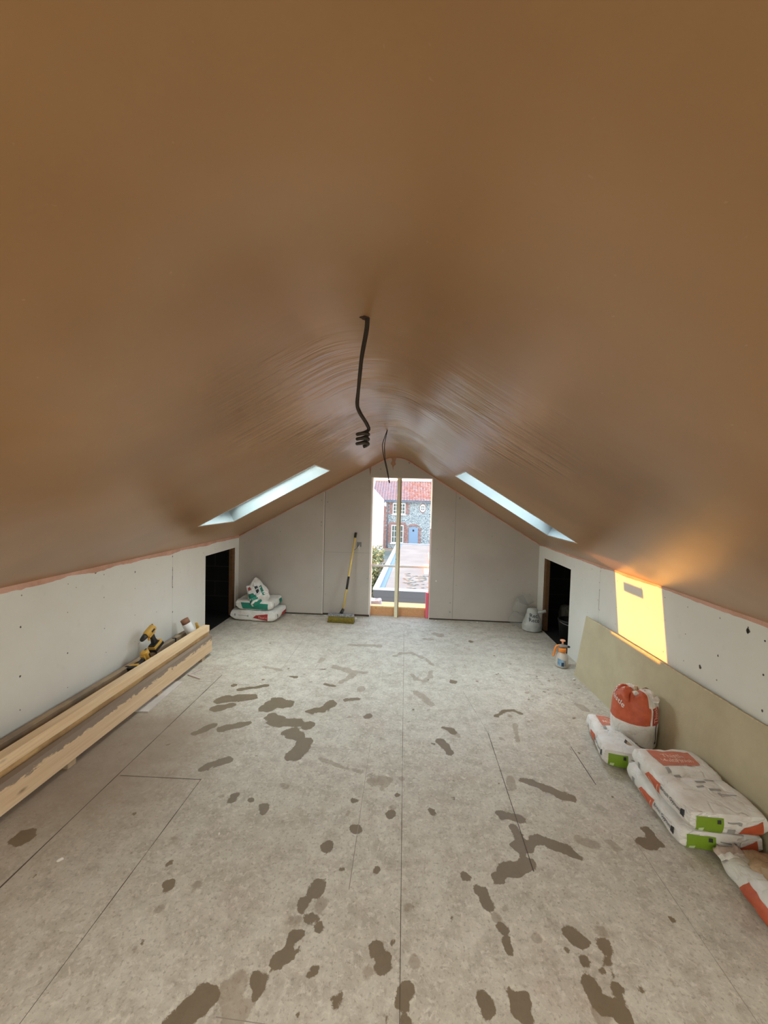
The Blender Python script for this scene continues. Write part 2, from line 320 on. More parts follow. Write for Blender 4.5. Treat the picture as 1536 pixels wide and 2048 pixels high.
def build_floor():
    dx = .0125; xs = np.arange(XL-.0, XR+dx, dx); xs[-1] = XR; ys = np.arange(.9, D+.3, dx); nx, ny = len(xs), len(ys)
    X, Y = np.meshgrid(xs, ys); R = np.random.RandomState(3)
    def fld(cell, seed):   # smooth value noise
        r = np.random.RandomState(seed); gx, gy = int((XR-XL)/cell)+4, int((D+.4)/cell)+4; g = r.rand(gy, gx)
        u = (X-XL)/cell; v = Y/cell; i = u.astype(int); j = v.astype(int); fu = u-i; fv = v-j; fu = fu*fu*(3-2*fu); fv = fv*fv*(3-2*fv)
        return (g[j, i]*(1-fu)+g[j, i+1]*fu)*(1-fv)+(g[j+1, i]*(1-fu)+g[j+1, i+1]*fu)*fv
    wob = (fld(.075, 1)-.5)*.030+(fld(.032, 2)-.5)*.030
    def cap(pts):
        d = np.full(X.shape, 9.)
        if len(pts) == 1: return np.hypot(X-pts[0][0], Y-pts[0][1])
        for (a, b), (c, e) in zip(pts[:-1], pts[1:]):
            L = (c-a)**2+(e-b)**2+1e-9; t = np.clip(((X-a)*(c-a)+(Y-b)*(e-b))/L, 0, 1)
            d = np.minimum(d, np.hypot(X-a-t*(c-a), Y-b-t*(e-b)))
        return d
    dk = np.full(X.shape, .2); lt = np.full(X.shape, .2)
    for k, pts, r in STAINS:
        d = cap(pts)-(r if r < .04 else .04+(r-.04)*.75)+wob*min(1, r/.035)
        if k == 'd': dk = np.minimum(dk, d)
        else: lt = np.minimum(lt, d)
    # small specks, mainly in front of the leaning board and at the back
    for i in range(230):
        if i < 70: px, py = R.uniform(.9, 1.65), R.uniform(2.9, 3.9)
        else: px, py = R.uniform(-1.9, 1.5), R.uniform(1.1, 5.2)
        a = R.uniform(0, 3.1); l = R.uniform(0, .02); r = R.uniform(.003, .010)
        d = cap([(px, py), (px+l*math.cos(a), py+l*math.sin(a))])-r+wob*.25
        if R.rand() < .6: dk = np.minimum(dk, d+.002)
        else: lt = np.minimum(lt, d)
    # brown dirt towards the left side
    dirt = np.clip((-X-1.0)/.7, 0, 1)*np.clip((3.7-Y)/1.0, 0, 1)*np.clip((Y-1.2)/.8, 0.15, 1)
    dirt = np.clip(dirt*(.55+.9*fld(.5, 5))+(fld(.6, 6)-.62)*.5, 0, 1)
    vs = [(float(a), float(b), 0.) for a, b in zip(X.ravel(), Y.ravel())]
    idx = np.arange(nx*ny).reshape(ny, nx); F = np.stack([idx[:-1, :-1], idx[:-1, 1:], idx[1:, 1:], idx[1:, :-1]], -1).reshape(-1, 4)
    fs = F.tolist(); n0 = len(vs)
    vs += [(XL, YB-.2, 0), (XR, YB-.2, 0), (XL, .9, 0), (XR, .9, 0)]; fs.append([n0, n0+1, n0+3, n0+2])
    me = bpy.data.meshes.new('floor'); me.from_pydata(vs, [], fs)
    for nm, arr in (('dark_stain', dk), ('light_stain', lt), ('dirt', dirt)):
        at = me.attributes.new(nm, 'FLOAT', 'POINT'); fill = 0. if nm == 'dirt' else .2
        at.data.foreach_set('value', np.concatenate([arr.ravel(), [fill]*4]).astype(np.float32))
    o = bpy.data.objects.new('floor', me); C.objects.link(o); struct(o)
    M = mat('screeded_floor', rough=.8); b = NB(M); me.materials.append(M)
    def att(n): x = b.n('ShaderNodeAttribute', attribute_name=n); return x.outputs['Fac']
    base = b.mix(b.ramp(b.noise(1.3, 5, .6), [(.32, 0.), (.68, 1.)]), (.80, .775, .68), (.68, .65, .555))
    base = b.mix(b.ramp(b.noise(9, 6, .7), [(.42, 0.), (.64, .8)]), base, (.50, .455, .375))
    base = b.mix(b.ramp(b.noise(2.4, 5, .65), [(.55, 0.), (.72, .5)]), base, (.52, .40, .33))
    base = b.mix(b.ramp(b.noise(34, 5, .75, dist=.5), [(.50, 0.), (.66, .8)]), base, (.90, .875, .78))
    base = b.mix(b.ramp(b.noise(70, 3, .6), [(.55, 0.), (.68, .55)]), base, (.34, .28, .22))
    base = b.mix(b.ramp(b.noise(18, 6, .75, dist=1.0), [(.60, 0.), (.70, .45)]), base, (.36, .27, .20))
    base = b.mix(1.0, base, (.78, .75, .72), 'MULTIPLY')
    base = b.mix(b.math('MULTIPLY', att('dirt'), .85), base, b.mix(b.noise(7, 4, .6), (.25, .18, .125), (.34, .26, .19)))
    jit = b.math('MULTIPLY', b.math('SUBTRACT', b.noise(22, 6, .75), .5), .046)
    jit = b.math('ADD', jit, .0015)
    dl = b.math('ADD', att('light_stain'), jit); dd = b.math('ADD', att('dark_stain'), jit)
    base = b.mix(b.math('MULTIPLY', b.ramp(dl, [(.0, 1.), (.008, 0.)]), .55), base, (.27, .20, .135))
    fl = b.ramp(dd, [(.0, 1.), (.003, 0.)])
    base = b.mix(b.math('MULTIPLY', fl, .94), base, b.mix(b.noise(12, 3, .5), (.145, .100, .052), (.20, .145, .082)))
    b.col(base)
    b.rgh(b.ramp(fl, [(0., .78), (1., .5)]))
    b.bump(b.math('ADD', b.noise(25, 6, .7), b.math('MULTIPLY', b.noise(150, 3, .6), .35)), .45, .006)
    return o
floor = build_floor()
# sheet joints in the floor: thin grooves filled with dirt
j = MB()
JM = mat('floor_joint', (.09, .065, .045), .9); JM2 = mat('floor_joint_faint', (.30, .25, .20), .9)
def line(a, b, w, mt=0, z=.0008):
    a, b = Vector((*a, z)), Vector((*b, z)); n = Vector((-(b-a).y, (b-a).x, 0)).normalized()*w/2
    N = max(1, int((b-a).length/.15)); ws = [random.uniform(.5, 1.35) for _ in range(N+1)]
    for i in range(N):
        p, q = a.lerp(b, i/N), a.lerp(b, (i+1)/N); j.quad(p-n*ws[i], q-n*ws[i+1], q+n*ws[i+1], p+n*ws[i], mt)
line((-1.678, 3.47), (-1.678, .9), .007); line((-1.17, 2.17), (-1.18, .9), .0035); line((-1.66, 2.153), (-1.17, 2.165), .004)
line((.022, 2.75), (.027, .9), .0028); line((.018, 4.9), (.022, 2.75), .004, 1); line((.645, 2.8), (.633, 1.75), .004); line((.55, 3.4), (.645, 2.8), .003, 1)
line((1.193, 2.70), (1.192, 2.34), .004); line((1.2, 2.0), (1.21, .95), .003, 1); line((-.57, 1.16), (-.2, 1.15), .003, 1)
line((-2.3, 3.35), (-1.2, 3.3), .003, 1); line((-1.17, 3.6), (-1.17, 5.2), .003, 1); line((-.2, 2.6), (-.2, 1.6), .003, 1)
jo = j.build('floor_joint', [JM, JM2], floor, recalc=False)

# ---------------- ceiling ----------------
def ceiling():
    R = .42; a1 = math.atan2(RZ-EL, RX-XL); a2 = math.atan2(RZ-ER, XR-RX); t = R*math.tan((a1+a2)/2)
    xa = RX-t*math.cos(a1); xb = RX+t*math.cos(a2)
    cx = xa+R*math.sin(a1); cz = zl(xa)-R*math.cos(a1)
    prof = [(XL, EL), (SKL[0], zl(SKL[0])), (SKL[1], zl(SKL[1]))]
    N = 22
    for i in range(N+1):
        a = a1+(-a2-a1)*i/N; prof.append((cx-R*math.sin(a), cz+R*math.cos(a)))
    prof += [(SKR[0], zr(SKR[0])), (SKR[1], zr(SKR[1])), (XR, ER)]
    ys = sorted([YB-.1, SKL2[2], SKL2[3], 1.5, SKL[2], SKL[3], SKR[2], SKR[3], D+.12])
    b = MB(); P = [(x, y, z) for y in ys for (x, z) in prof]; n = len(prof); fs = []
    for jy in range(len(ys)-1):
        ym = (ys[jy]+ys[jy+1])/2
        for i in range(n-1):
            xm = (prof[i][0]+prof[i+1][0])/2
            if SKL[0] < xm < SKL[1] and SKL[2] < ym < SKL[3]: continue
            if SKR[0] < xm < SKR[1] and SKR[2] < ym < SKR[3]: continue
            if (SKL[0] < xm < SKL[1] or SKR[0] < xm < SKR[1]) and SKL2[2] < ym < SKL2[3]: continue
            fs.append((jy*n+i, jy*n+i+1, (jy+1)*n+i+1, (jy+1)*n+i))
    b.add(P, fs, 0, True); o = b.build('ceiling', PL); struct(o)
    return prof
PROF = ceiling()

# ---------------- side walls with the low eaves openings ----------------
def side_wall(name, x, sgn, eave, y0, y1, ztop, dots, dashes, seams):
    b = MB(); t = .0125*sgn; xo = x+t
    X0, X1 = min(x, xo), max(x, xo)
    b.box(X0, X1, YB, y0, -.02, eave+.03); b.box(X0, X1, y1, D+.05, -.02, eave+.03); b.box(X0, X1, y0, y1, ztop, eave+.03)
    xi = x-.0008*sgn
    for (y, z, r, k) in dots:
        pts = [(xi, y+r*random.uniform(.7, 1.2)*math.cos(a*math.pi/4), z+r*random.uniform(.8, 1.5)*math.sin(a*math.pi/4)) for a in range(8)]
        b.add(pts, [tuple(range(8))], k)
    for (y, za, zb, w) in dashes: b.quad((xi, y-w/2, za), (xi, y+w/2, za), (xi, y+w/2, zb), (xi, y-w/2, zb), 3)
    for y in seams: b.quad((xi, y-.0006, .0), (xi, y+.0006, .0), (xi, y+.0006, eave), (xi, y-.0006, eave), 3)
    o = b.build(name, [WB, DOT, DOT2, SEAM]); struct(o)
    return o
dl = [(2.254, 1.031, .006), (2.586, 1.029, .005), (2.652, .989, .005), (2.829, 1.068, .013), (2.913, 1.032, .006), (2.912, .848, .006), (3.264, .985, .008), (2.917, .596, .006),
      (2.581, .826, .005), (2.246, .834, .008), (3.813, 1.04, .008), (3.814, .9, .008), (3.56, .826, .004), (3.265, .599, .005), (3.562, .538, .005), (2.933, .395, .005), (2.579, .534, .007),
      (2.24, .523, .008), (2.238, .31, .006), (2.578, .284, .005), (3.264, .837, .005), (3.816, .72, .008), (3.818, .462, .009), (3.265, .36, .004), (3.56, 1.0, .004), (3.56, .3, .004), (4.42, .99, .006), (4.42, .8, .004), (4.42, .5, .004), (5.33, .6, .004), (5.1, 1.04, .006), (4.7, 1.0, .006), (3.95, .85, .004), (4.1, .6, .004)]
wl = side_wall('wall_left', XL, -1, EL, 4.47, 5.29, .945, [(y, z, r*.8, 1 if r > .0065 else 2) for y, z, r in dl], [(3.815, .80, .93, .006), (3.812, .72, .84, .008)], [3.815])
dr = [(3.438, 1.03, .006), (2.342, 1.048, .006), (2.607, .859, .005), (2.056, 1.019, .007), (2.34, .826, .007), (2.053, .844, .008), (2.047, .66, .008), (2.47, .70, .014), (2.339, .68, .006), (3.225, .825, .004),
      (3.736, .88, .007), (3.743, .95, .006), (3.719, .693, .006), (2.822, 1.045, .005), (2.81, .887, .004), (2.156, 1.036, .016), (3.756, .779, .006), (3.1, 1.05, .005), (2.81, .66, .006), (3.43, .8, .004), (3.44, .65, .004), (3.9, 1.05, .005), (4.1, .9, .004), (4.3, 1.0, .005), (3.95, .6, .004), (3.73, 1.06, .006), (2.6, 1.04, .005), (2.61, .68, .005), (4.33, .6, .004)]
wr = side_wall('wall_right', XR, 1, ER, 4.38, 5.23, .955, [(y, z, r*.8, 1 if r > .0065 else 2) for y, z, r in dr], [(3.735, .69, .88, .005), (2.156, 1.02, 1.06, .006)], [3.735])
# dark eaves voids behind the openings
def void(name, x, sgn, y0, y1):
    b = MB(); xo = x+1.0*sgn; xa = x+.0126*sgn; ya, yb = y0-.35, D-.02
    zt = 1.08; zo = .55
    b.quad((x, ya, -.01), (xo, ya, -.01), (xo, yb, -.01), (x, yb, -.01)); b.quad((x, y0, 0), (x, y1, 0), (x, y1, -.01), (x, y0, -.01)); b.quad((xo, ya, -.01), (xo, yb, -.01), (xo, yb, zo), (xo, ya, zo))
    b.quad((xa, ya, zt), (xo, ya, zo), (xo, yb, zo), (xa, yb, zt)); b.quad((xa, ya, -.01), (xo, ya, -.01), (xo, ya, zo), (xa, ya, zt)); b.quad((xa, yb, -.01), (xo, yb, -.01), (xo, yb, zo), (xa, yb, zt))
    for k in range(1, 5):
        z = .215*k; xx = xo if z < zo else xa+(xo-xa)*(zt-z)/(zt-zo); b.quad((xa, yb-.004, z), (xx, yb-.004, z), (xx, yb-.004, z+.010), (xa, yb-.004, z+.010), 1)
        off = .12 if k % 2 else .34; b.quad((x+sgn*off, yb-.004, z-.2), (x+sgn*(off+.008), yb-.004, z-.2), (x+sgn*(off+.008), yb-.004, z), (x+sgn*off, yb-.004, z), 1)
    o = b.build(name, [VOID, VLINE], recalc=False); struct(o)
    s = MB(); a, c = sorted((x+.0135*sgn, x+.06*sgn)); s.box(a, c, y1-.075, y1+.02, 0, 1.03); s.build('timber_stud', STUD, o)
void('wall_void_left', XL, -1, 4.47, 5.29); void('wall_void_right', XR, 1, 4.38, 5.23)

# ---------------- gable wall at the far end ----------------
def czz(x):
    for (x0, z0), (x1, z1) in zip(PROF[:-1], PROF[1:]):
        if x0 <= x <= x1: return z0+(z1-z0)*(x-x0)/(x1-x0)
    return EL
def strip_poly(x0, x1, z0, dz=.0, n=14):
    top = [(x0+(x1-x0)*i/n, czz(x0+(x1-x0)*i/n)+dz) for i in range(n+1)]
    return [(x0, z0), (x1, z0)]+top[::-1]
OX0, OX1, OZ = -.483, .368, 1.983
g = MB()
for x0, x1, z0 in ((XL-.05, OX0-.004, 0), (OX0-.004, OX1+.004, OZ+.012), (OX1+.004, XR+.05, 0)):
    g.prism([(max(min(a, XR), XL), c) if False else (a, c) for a, c in strip_poly(x0, x1, z0, .02)], 'y', D+.020, D+.22)
wb = g.build('wall_back', m_noise('gable_studwork', (.10, .07, .05), (.06, .045, .035), 4, .9)); struct(wb)
def sheet(x0, x1, z0, y, lab=None, marks=(), th=.0125):
    s = MB(); s.prism(strip_poly(x0, x1, z0, .008), 'y', y, y+th)
    for (x, z, r, k) in marks:
        s.add([(x+r*random.uniform(.7, 1.2)*math.cos(a*math.pi/4), y-.0008, z+r*random.uniform(.8, 1.4)*math.sin(a*math.pi/4)) for a in range(8)], [tuple(range(8))], k)
    return s
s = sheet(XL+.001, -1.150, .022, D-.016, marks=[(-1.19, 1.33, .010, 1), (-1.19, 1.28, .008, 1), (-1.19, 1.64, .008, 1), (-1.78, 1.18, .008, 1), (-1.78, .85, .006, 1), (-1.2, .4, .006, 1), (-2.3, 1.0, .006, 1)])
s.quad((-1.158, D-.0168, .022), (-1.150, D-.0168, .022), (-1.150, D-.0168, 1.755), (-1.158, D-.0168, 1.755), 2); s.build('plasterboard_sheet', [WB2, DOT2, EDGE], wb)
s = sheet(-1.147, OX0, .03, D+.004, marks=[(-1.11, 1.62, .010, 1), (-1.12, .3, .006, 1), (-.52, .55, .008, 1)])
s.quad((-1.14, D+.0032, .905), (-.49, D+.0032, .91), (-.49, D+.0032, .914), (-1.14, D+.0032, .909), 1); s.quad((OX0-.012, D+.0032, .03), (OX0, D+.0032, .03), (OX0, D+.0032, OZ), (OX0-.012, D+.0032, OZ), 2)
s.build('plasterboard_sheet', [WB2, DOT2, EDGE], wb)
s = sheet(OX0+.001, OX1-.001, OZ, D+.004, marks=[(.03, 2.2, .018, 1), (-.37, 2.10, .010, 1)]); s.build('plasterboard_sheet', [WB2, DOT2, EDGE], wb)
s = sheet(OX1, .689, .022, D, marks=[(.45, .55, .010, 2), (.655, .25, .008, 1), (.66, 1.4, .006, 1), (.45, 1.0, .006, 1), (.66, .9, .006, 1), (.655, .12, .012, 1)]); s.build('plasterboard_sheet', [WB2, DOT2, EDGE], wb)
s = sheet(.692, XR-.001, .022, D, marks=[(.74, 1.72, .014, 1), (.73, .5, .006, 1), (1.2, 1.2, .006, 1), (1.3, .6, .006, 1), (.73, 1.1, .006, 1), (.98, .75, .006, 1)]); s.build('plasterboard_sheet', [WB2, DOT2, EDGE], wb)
# opening lining, sill, stop
ow = struct(MB().box(OX0-.0, OX0+.008, D+.018, D+.22, 0, OZ+.012).box(OX1-.008, OX1+.0, D+.014, D+.22, 0, OZ+.012).box(OX0, OX1, D+.018, D+.22, OZ, OZ+.012).build('trim_1', m_noise('opening_reveal', (.84, .80, .74), (.78, .60, .48), 3, .7)))
SI = m_wood('sill_timber', (.72, .40, .20), (.60, .31, .14)); SI2 = m_wood('sill_top_lit', (.85, .62, .30), (.75, .5, .2))  # the lit top of the sill is painted as a paler timber
sb = MB().box(OX0+.009, OX1-.009, D+.10, D+.145, 0, .115).box(OX0+.009, OX1-.009, D+.10, D+.20, .1155, .133, 1).build('trim_2', [SI, SI2], bevel=.002); struct(sb)
PINK = mat('pink_insulation', (.85, .16, .24), .7); PINKL = mat('pink_edge_pale', (.88, .62, .58), .7)
pk = MB().box(OX1-.052, OX1-.0095, D+.055, D+.095, .001, .36).box(OX1-.02, OX1-.0095, D+.055, D+.095, .3605, 1.28, 1).build('trim_3', [PINK, PINKL]); struct(pk)

# ragged plaster left along the top of the walls
def ragged(name, path, inward, w0, w1, mt, parent=None, seed=1):
    # path: list of points; inward: function point-> (vector down wall), thin slab of plaster
    random.seed(seed); b = MB(); n = len(path); top = []; bot = []
    ph = random.uniform(0, 9)
    for i, (p, dn, out) in enumerate(path):
        w = w0+(w1-w0)*(.5+.5*noise.noise(Vector((i*.13+ph, seed*2.3, 0))))+(w1-w0)*.22*noise.noise(Vector((i*.9, seed, 3)))
        top.append(Vector(p)+Vector(out)*.003); bot.append(Vector(p)+Vector(dn)*max(w, .002)+Vector(out)*.0012)
    for i in range(n-1): b.quad(top[i], top[i+1], bot[i+1], bot[i])
    return b.build(name, mt, parent, recalc=False)
N = 150
pa = [((XL, .9+(D-.9)*i/N, EL+.003), (0, 0, -1), (1, 0, 0)) for i in range(N+1)]; t4 = struct(ragged('trim_4', pa, None, .018, .052, PSTR, seed=4))
pa = [((XR, .9+(D-.9)*i/N, ER+.003), (0, 0, -1), (-1, 0, 0)) for i in range(N+1)]; t5 = struct(ragged('trim_5', pa, None, .010, .034, PSTR, seed=9))
GY = D-.017
pa = [((XL+(XR-XL)*i/170, GY if XL+(XR-XL)*i/170 < -1.15 else D-.001, czz(XL+(XR-XL)*i/170)), (0, 0, -1), (0, -1, 0)) for i in range(171)]
t6 = struct(ragged('trim_6', pa, None, .010, .032, PSTR, seed=12))
pa = [((p[0], p[1]-.0025, p[2]), d, o) for p, d, o in pa]; t7 = struct(ragged('trim_7', pa, None, .003, .019, PDK, seed=21))
b = MB()  # damp smear at the apex
for pts in ([(-.26, 2.30), (-.12, 2.31), (-.15, 2.26), (-.17, 2.20), (-.155, 2.17), (-.19, 2.14), (-.195, 2.08), (-.21, 2.15), (-.235, 2.18), (-.21, 2.22), (-.225, 2.26)], [(-.535, 2.14), (-.50, 2.15), (-.505, 2.04), (-.515, 1.99), (-.522, 2.05)]):
    b.add([(x, D-.0045, z) for x, z in pts], [tuple(range(len(pts)))])
b.build('plaster_smear', PDK, t7, recalc=False)

# rear gable wall behind the camera with a window opening added to let fill light in
g = MB(); zt = 1.5; zb_ = .35; wx0, wx1 = .25, 1.60
for x0, x1, z0 in ((XL-.05, wx0, 0), (wx1, XR+.05, 0), (wx0, wx1, zt)): g.prism(strip_poly(x0, x1, z0, .02), 'y', YB-.15, YB)
g.box(wx0, wx1, YB-.15, YB, 0, zb_); struct(g.build('wall_rear', WB))
wf = MB(); wf.box(wx0, wx0+.05, YB-.12, YB-.06, zb_, zt).box(wx1-.05, wx1, YB-.12, YB-.06, zb_, zt).box(wx0+.05, wx1-.05, YB-.12, YB-.06, zb_, zb_+.05).box(wx0+.05, wx1-.05, YB-.12, YB-.06, zt-.05, zt).box(.90, .96, YB-.12, YB-.06, zb_+.05, zt-.05)
w3 = struct(wf.build('added_window_3', TWHT)); MB().box(wx0+.05, wx1-.05, YB-.095, YB-.089, zb_+.05, zt-.05).build('window_pane', GLASS, w3)  # unseen window, added for the rear fill lamp

# ---------------- roof windows ----------------
LIN = m_noise('reveal_lining', (.24, .275, .275), (.21, .245, .245), 3, .6)
def roof_window(name, sk, zf, S, Nn):
    x0, x1, y0, y1 = sk; A = Vector((x0, 0, zf(x0))); B = Vector((x1, 0, zf(x1)))
    lo, hi = (A, B) if A.z < B.z else (B, A); up = -Nn; e = .0
    def P(base, y, d, along=0): return Vector((base.x, y, base.z))+up*d+S*along
    dep = .125; L = MB()
    for (a, ya, c, yc) in ((lo, y0, lo, y1), (lo, y1, hi, y1), (hi, y1, hi, y0), (hi, y0, lo, y0)):
        L.quad(P(a, ya, 0), P(c, yc, 0), P(c, yc, dep), P(a, ya, dep))
    # plaster bead round the mouth
    w = .012
    for (pa_, pb_) in (((lo, y0, -w, -w), (lo, y1, -w, w)), ((hi, y0, w, -w), (hi, y1, w, w))):
        L.quad(P(pa_[0], pa_[1]-w, -.002, pa_[2]), P(pb_[0], pb_[1]+w, -.002, pb_[2]), P(pb_[0], pb_[1]+w, -.002, 0), P(pa_[0], pa_[1]-w, -.002, 0), 1)
    L.quad(P(lo, y0-w, -.002), P(hi, y0-w, -.002), P(hi, y0, -.002), P(lo, y0, -.002), 1); L.quad(P(lo, y1, -.002), P(hi, y1, -.002), P(hi, y1+w, -.002), P(lo, y1+w, -.002), 1)
    root = struct(L.build(name, [LIN, EDGE], recalc=False))
    # frame: four bars
    Mx = Matrix((S, Vector((0, 1, 0)), up)).transposed().to_4x4(); Mx.translation = Vector((lo.x, 0, lo.z)); Ln = (hi-lo).length
    F = MB(); q = .035; h0, h1 = dep+.004, dep+.075
    ql = .118  # lower bar widened to cut off the foot of the sun patch
    F.box(-.02, Ln+.02, y0-.02, y0+q, h0, h1, 0, Mx).box(-.02, Ln+.02, y1-q, y1+.02, h0, h1, 0, Mx).box(-.02, ql, y0+q, y1-q, h0, h1, 0, Mx).box(Ln-q, Ln+.02, y0+q, y1-q, h0, h1, 0, Mx)
    F.build('window_frame', TWHT, root, bevel=.004)
    gq = MB().box(ql, Ln-q, y0+q, y1-q, h0+.03, h0+.036, 0, Mx).build('window_pane', GLASS, root)
    ym = (y0+y1)/2+.05; MB().box(Ln-.47, Ln-.365, ym-.135, ym+.135, h0+.0285, h0+.0298, 0, Mx).build('glass_sticker', GRYP, root, label='paper label stuck on the glass')
    MB().box(Ln-.032, Ln-.012, ym-.20, ym+.10, h0-.012, h0-.0005, 0, Mx).build('window_handle', MET, root, bevel=.002)
    J = MB(); J.box(.0, Ln, y0-.001, y0+.004, dep-.004, dep+.004, 0, Mx).box(.0, Ln, y1-.004, y1+.001, dep-.004, dep+.004, 0, Mx); J.build('frame_joint', SGRY, root)
roof_window('window_1', SKL, zl, SLL, NLL); roof_window('window_2', SKR, zr, SLR, NLR)
roof_window('added_window_4', SKL2, zl, SLL, NLL); roof_window('added_window_5', SKR2, zr, SLR, NLR)  # unseen pair, added so daylight reaches the near floor and walls

# ---------------- sacks ----------------
def fbm(p, s, k=0): return noise.noise(Vector(p)*s+Vector((k*7.13, k*3.7, k*1.9)))
def sack(name, L, Wd, H, seed, mats=None, fold=0., sag=None, crump=.006, cuts=30, pinch=.20, post=None):
    bm = bmesh.new(); bmesh.ops.create_cube(bm, size=2); bmesh.ops.subdivide_edges(bm, edges=bm.edges[:], cuts=cuts, use_grid_fill=True)
    for v in bm.verts:
        u, q, w = v.co
        au, aq = abs(u), abs(q)
        hh = 1-pinch*(au**10)-pinch*.75*(aq**12)+.5*pinch*(au**10)*(aq**12)
        x = u*(1-.025*aq**8)*(1+.05*(1-w*w)); y = q*(1-.02*au**8)*(1+.03*(1-w*w))
        z = w*hh if w > 0 else w*(1-.5*(au**8)-.4*(aq**10)+.2*(au*aq)**8)
        p = Vector((x*Wd/2, y*L/2, (z+1)/2*H))
        d = Vector((x, y, w)).normalized()
        a = crump*(fbm(p, 7, seed)+.6*fbm(p, 18, seed+1)+.35*fbm(p, 40, seed+2))
        cr = abs(fbm((p.x*.6, p.y*2.4, 0), 7, seed+4)); a -= crump*1.3*max(0, .16-cr)/.16*(.5+.5*w if w > 0 else .3)
        p += d*a
        if fold: p.z -= fold*math.exp(-((q-.05)/.10)**2)*max(0, w)*H
        if sag: p.z = max(p.z*sag(u, q), 0)
        p.z = max(p.z, .0005)
        if post: p = post(p)
        v.co = p
    for f in bm.faces: f.smooth = True
    me = bpy.data.meshes.new(name); bm.to_mesh(me); bm.free(); me.set_sharp_from_angle(angle=math.radians(38))
    for x in (mats or [SACK]): me.materials.append(x)
    o = bpy.data.objects.new(name, me); C.objects.link(o); return o
def bvh_of(o):
    me = o.data; return BVHTree.FromPolygons([v.co for v in me.vertices], [list(p.vertices) for p in me.polygons])
def project(par, bv, name, vs, fs, dirn, M, off=.002, label=None):
    d = Vector(dirn).normalized(); out = []
    for p in vs:
        p = Vector(p); h = bv.ray_cast(p-d*.3, d, 1.0)
        out.append(h[0]-d*off if h[0] is not None else None)
    fs = [f for f in fs if all(out[i] is not None for i in f)]; out = [q if q is not None else Vector((0, 0, .01)) for q in out]
    me = bpy.data.meshes.new(name); me.from_pydata([tuple(p) for p in out], [], fs); me.materials.append(M)
    for f in me.polygons: f.use_smooth = True
    o = bpy.data.objects.new(name, me); C.objects.link(o); o.parent = par
    if label: o['label'] = label
    return o
def panel(par, bv, name, c, dirn, M, n=12, off=.002, label=None):
    a, b, cc, d = [Vector(x) for x in c]; vs = []; fs = []
    for i in range(n+1):
        for k in range(n+1):
            u, v = i/n, k/n; vs.append(a.lerp(b, u).lerp(d.lerp(cc, u), v))
    for i in range(n):
        for k in range(n): q = i*(n+1)+k; fs.append((q, q+n+1, q+n+2, q+1))
    return project(par, bv, name, vs, fs, dirn, M, off, label)
_txt = {}
def text_mesh(s, size, bold=0.):
    cu = bpy.data.curves.new('t', 'FONT'); cu.body = s; cu.size = size; cu.offset = bold*size; cu.align_x = 'CENTER'; cu.align_y = 'CENTER'; cu.resolution_u = 2
    o = bpy.data.objects.new('t', cu); C.objects.link(o); dg = bpy.context.evaluated_depsgraph_get(); me = bpy.data.meshes.new_from_object(o.evaluated_get(dg))
    vs = [v.co.copy() for v in me.vertices]; fs = [tuple(p.vertices) for p in me.polygons]
    bpy.data.objects.remove(o); bpy.data.curves.remove(cu); bpy.data.meshes.remove(me); return vs, fs
def lettering(par, bv, s, size, org, ax, ay, dirn, M, off=.003, bold=.008, name='printed_lettering', label=None):
    vs, fs = text_mesh(s, size, bold); org, ax, ay = Vector(org), Vector(ax).normalized(), Vector(ay).normalized()
    return project(par, bv, name, [org+ax*v.x+ay*v.y for v in vs], fs, dirn, M, off, label)
def bar_icon(par, bv, p, q, w, dirn, M=SGRY):   # thin rule ending in a round emblem
    p, q = Vector(p), Vector(q); t = (q-p).normalized(); d = Vector(dirn).normalized(); n = t.cross(d)*w/2
    panel(par, bv, 'printed_rule', (p-n, q-n, q+n, p+n), dirn, M, 4, .0025)
    a = 2.6; panel(par, bv, 'printed_emblem', (q-n*a, q-n*a+t*w*2.4, q+n*a+t*w*2.4, q+n*a), dirn, M, 4, .0027)

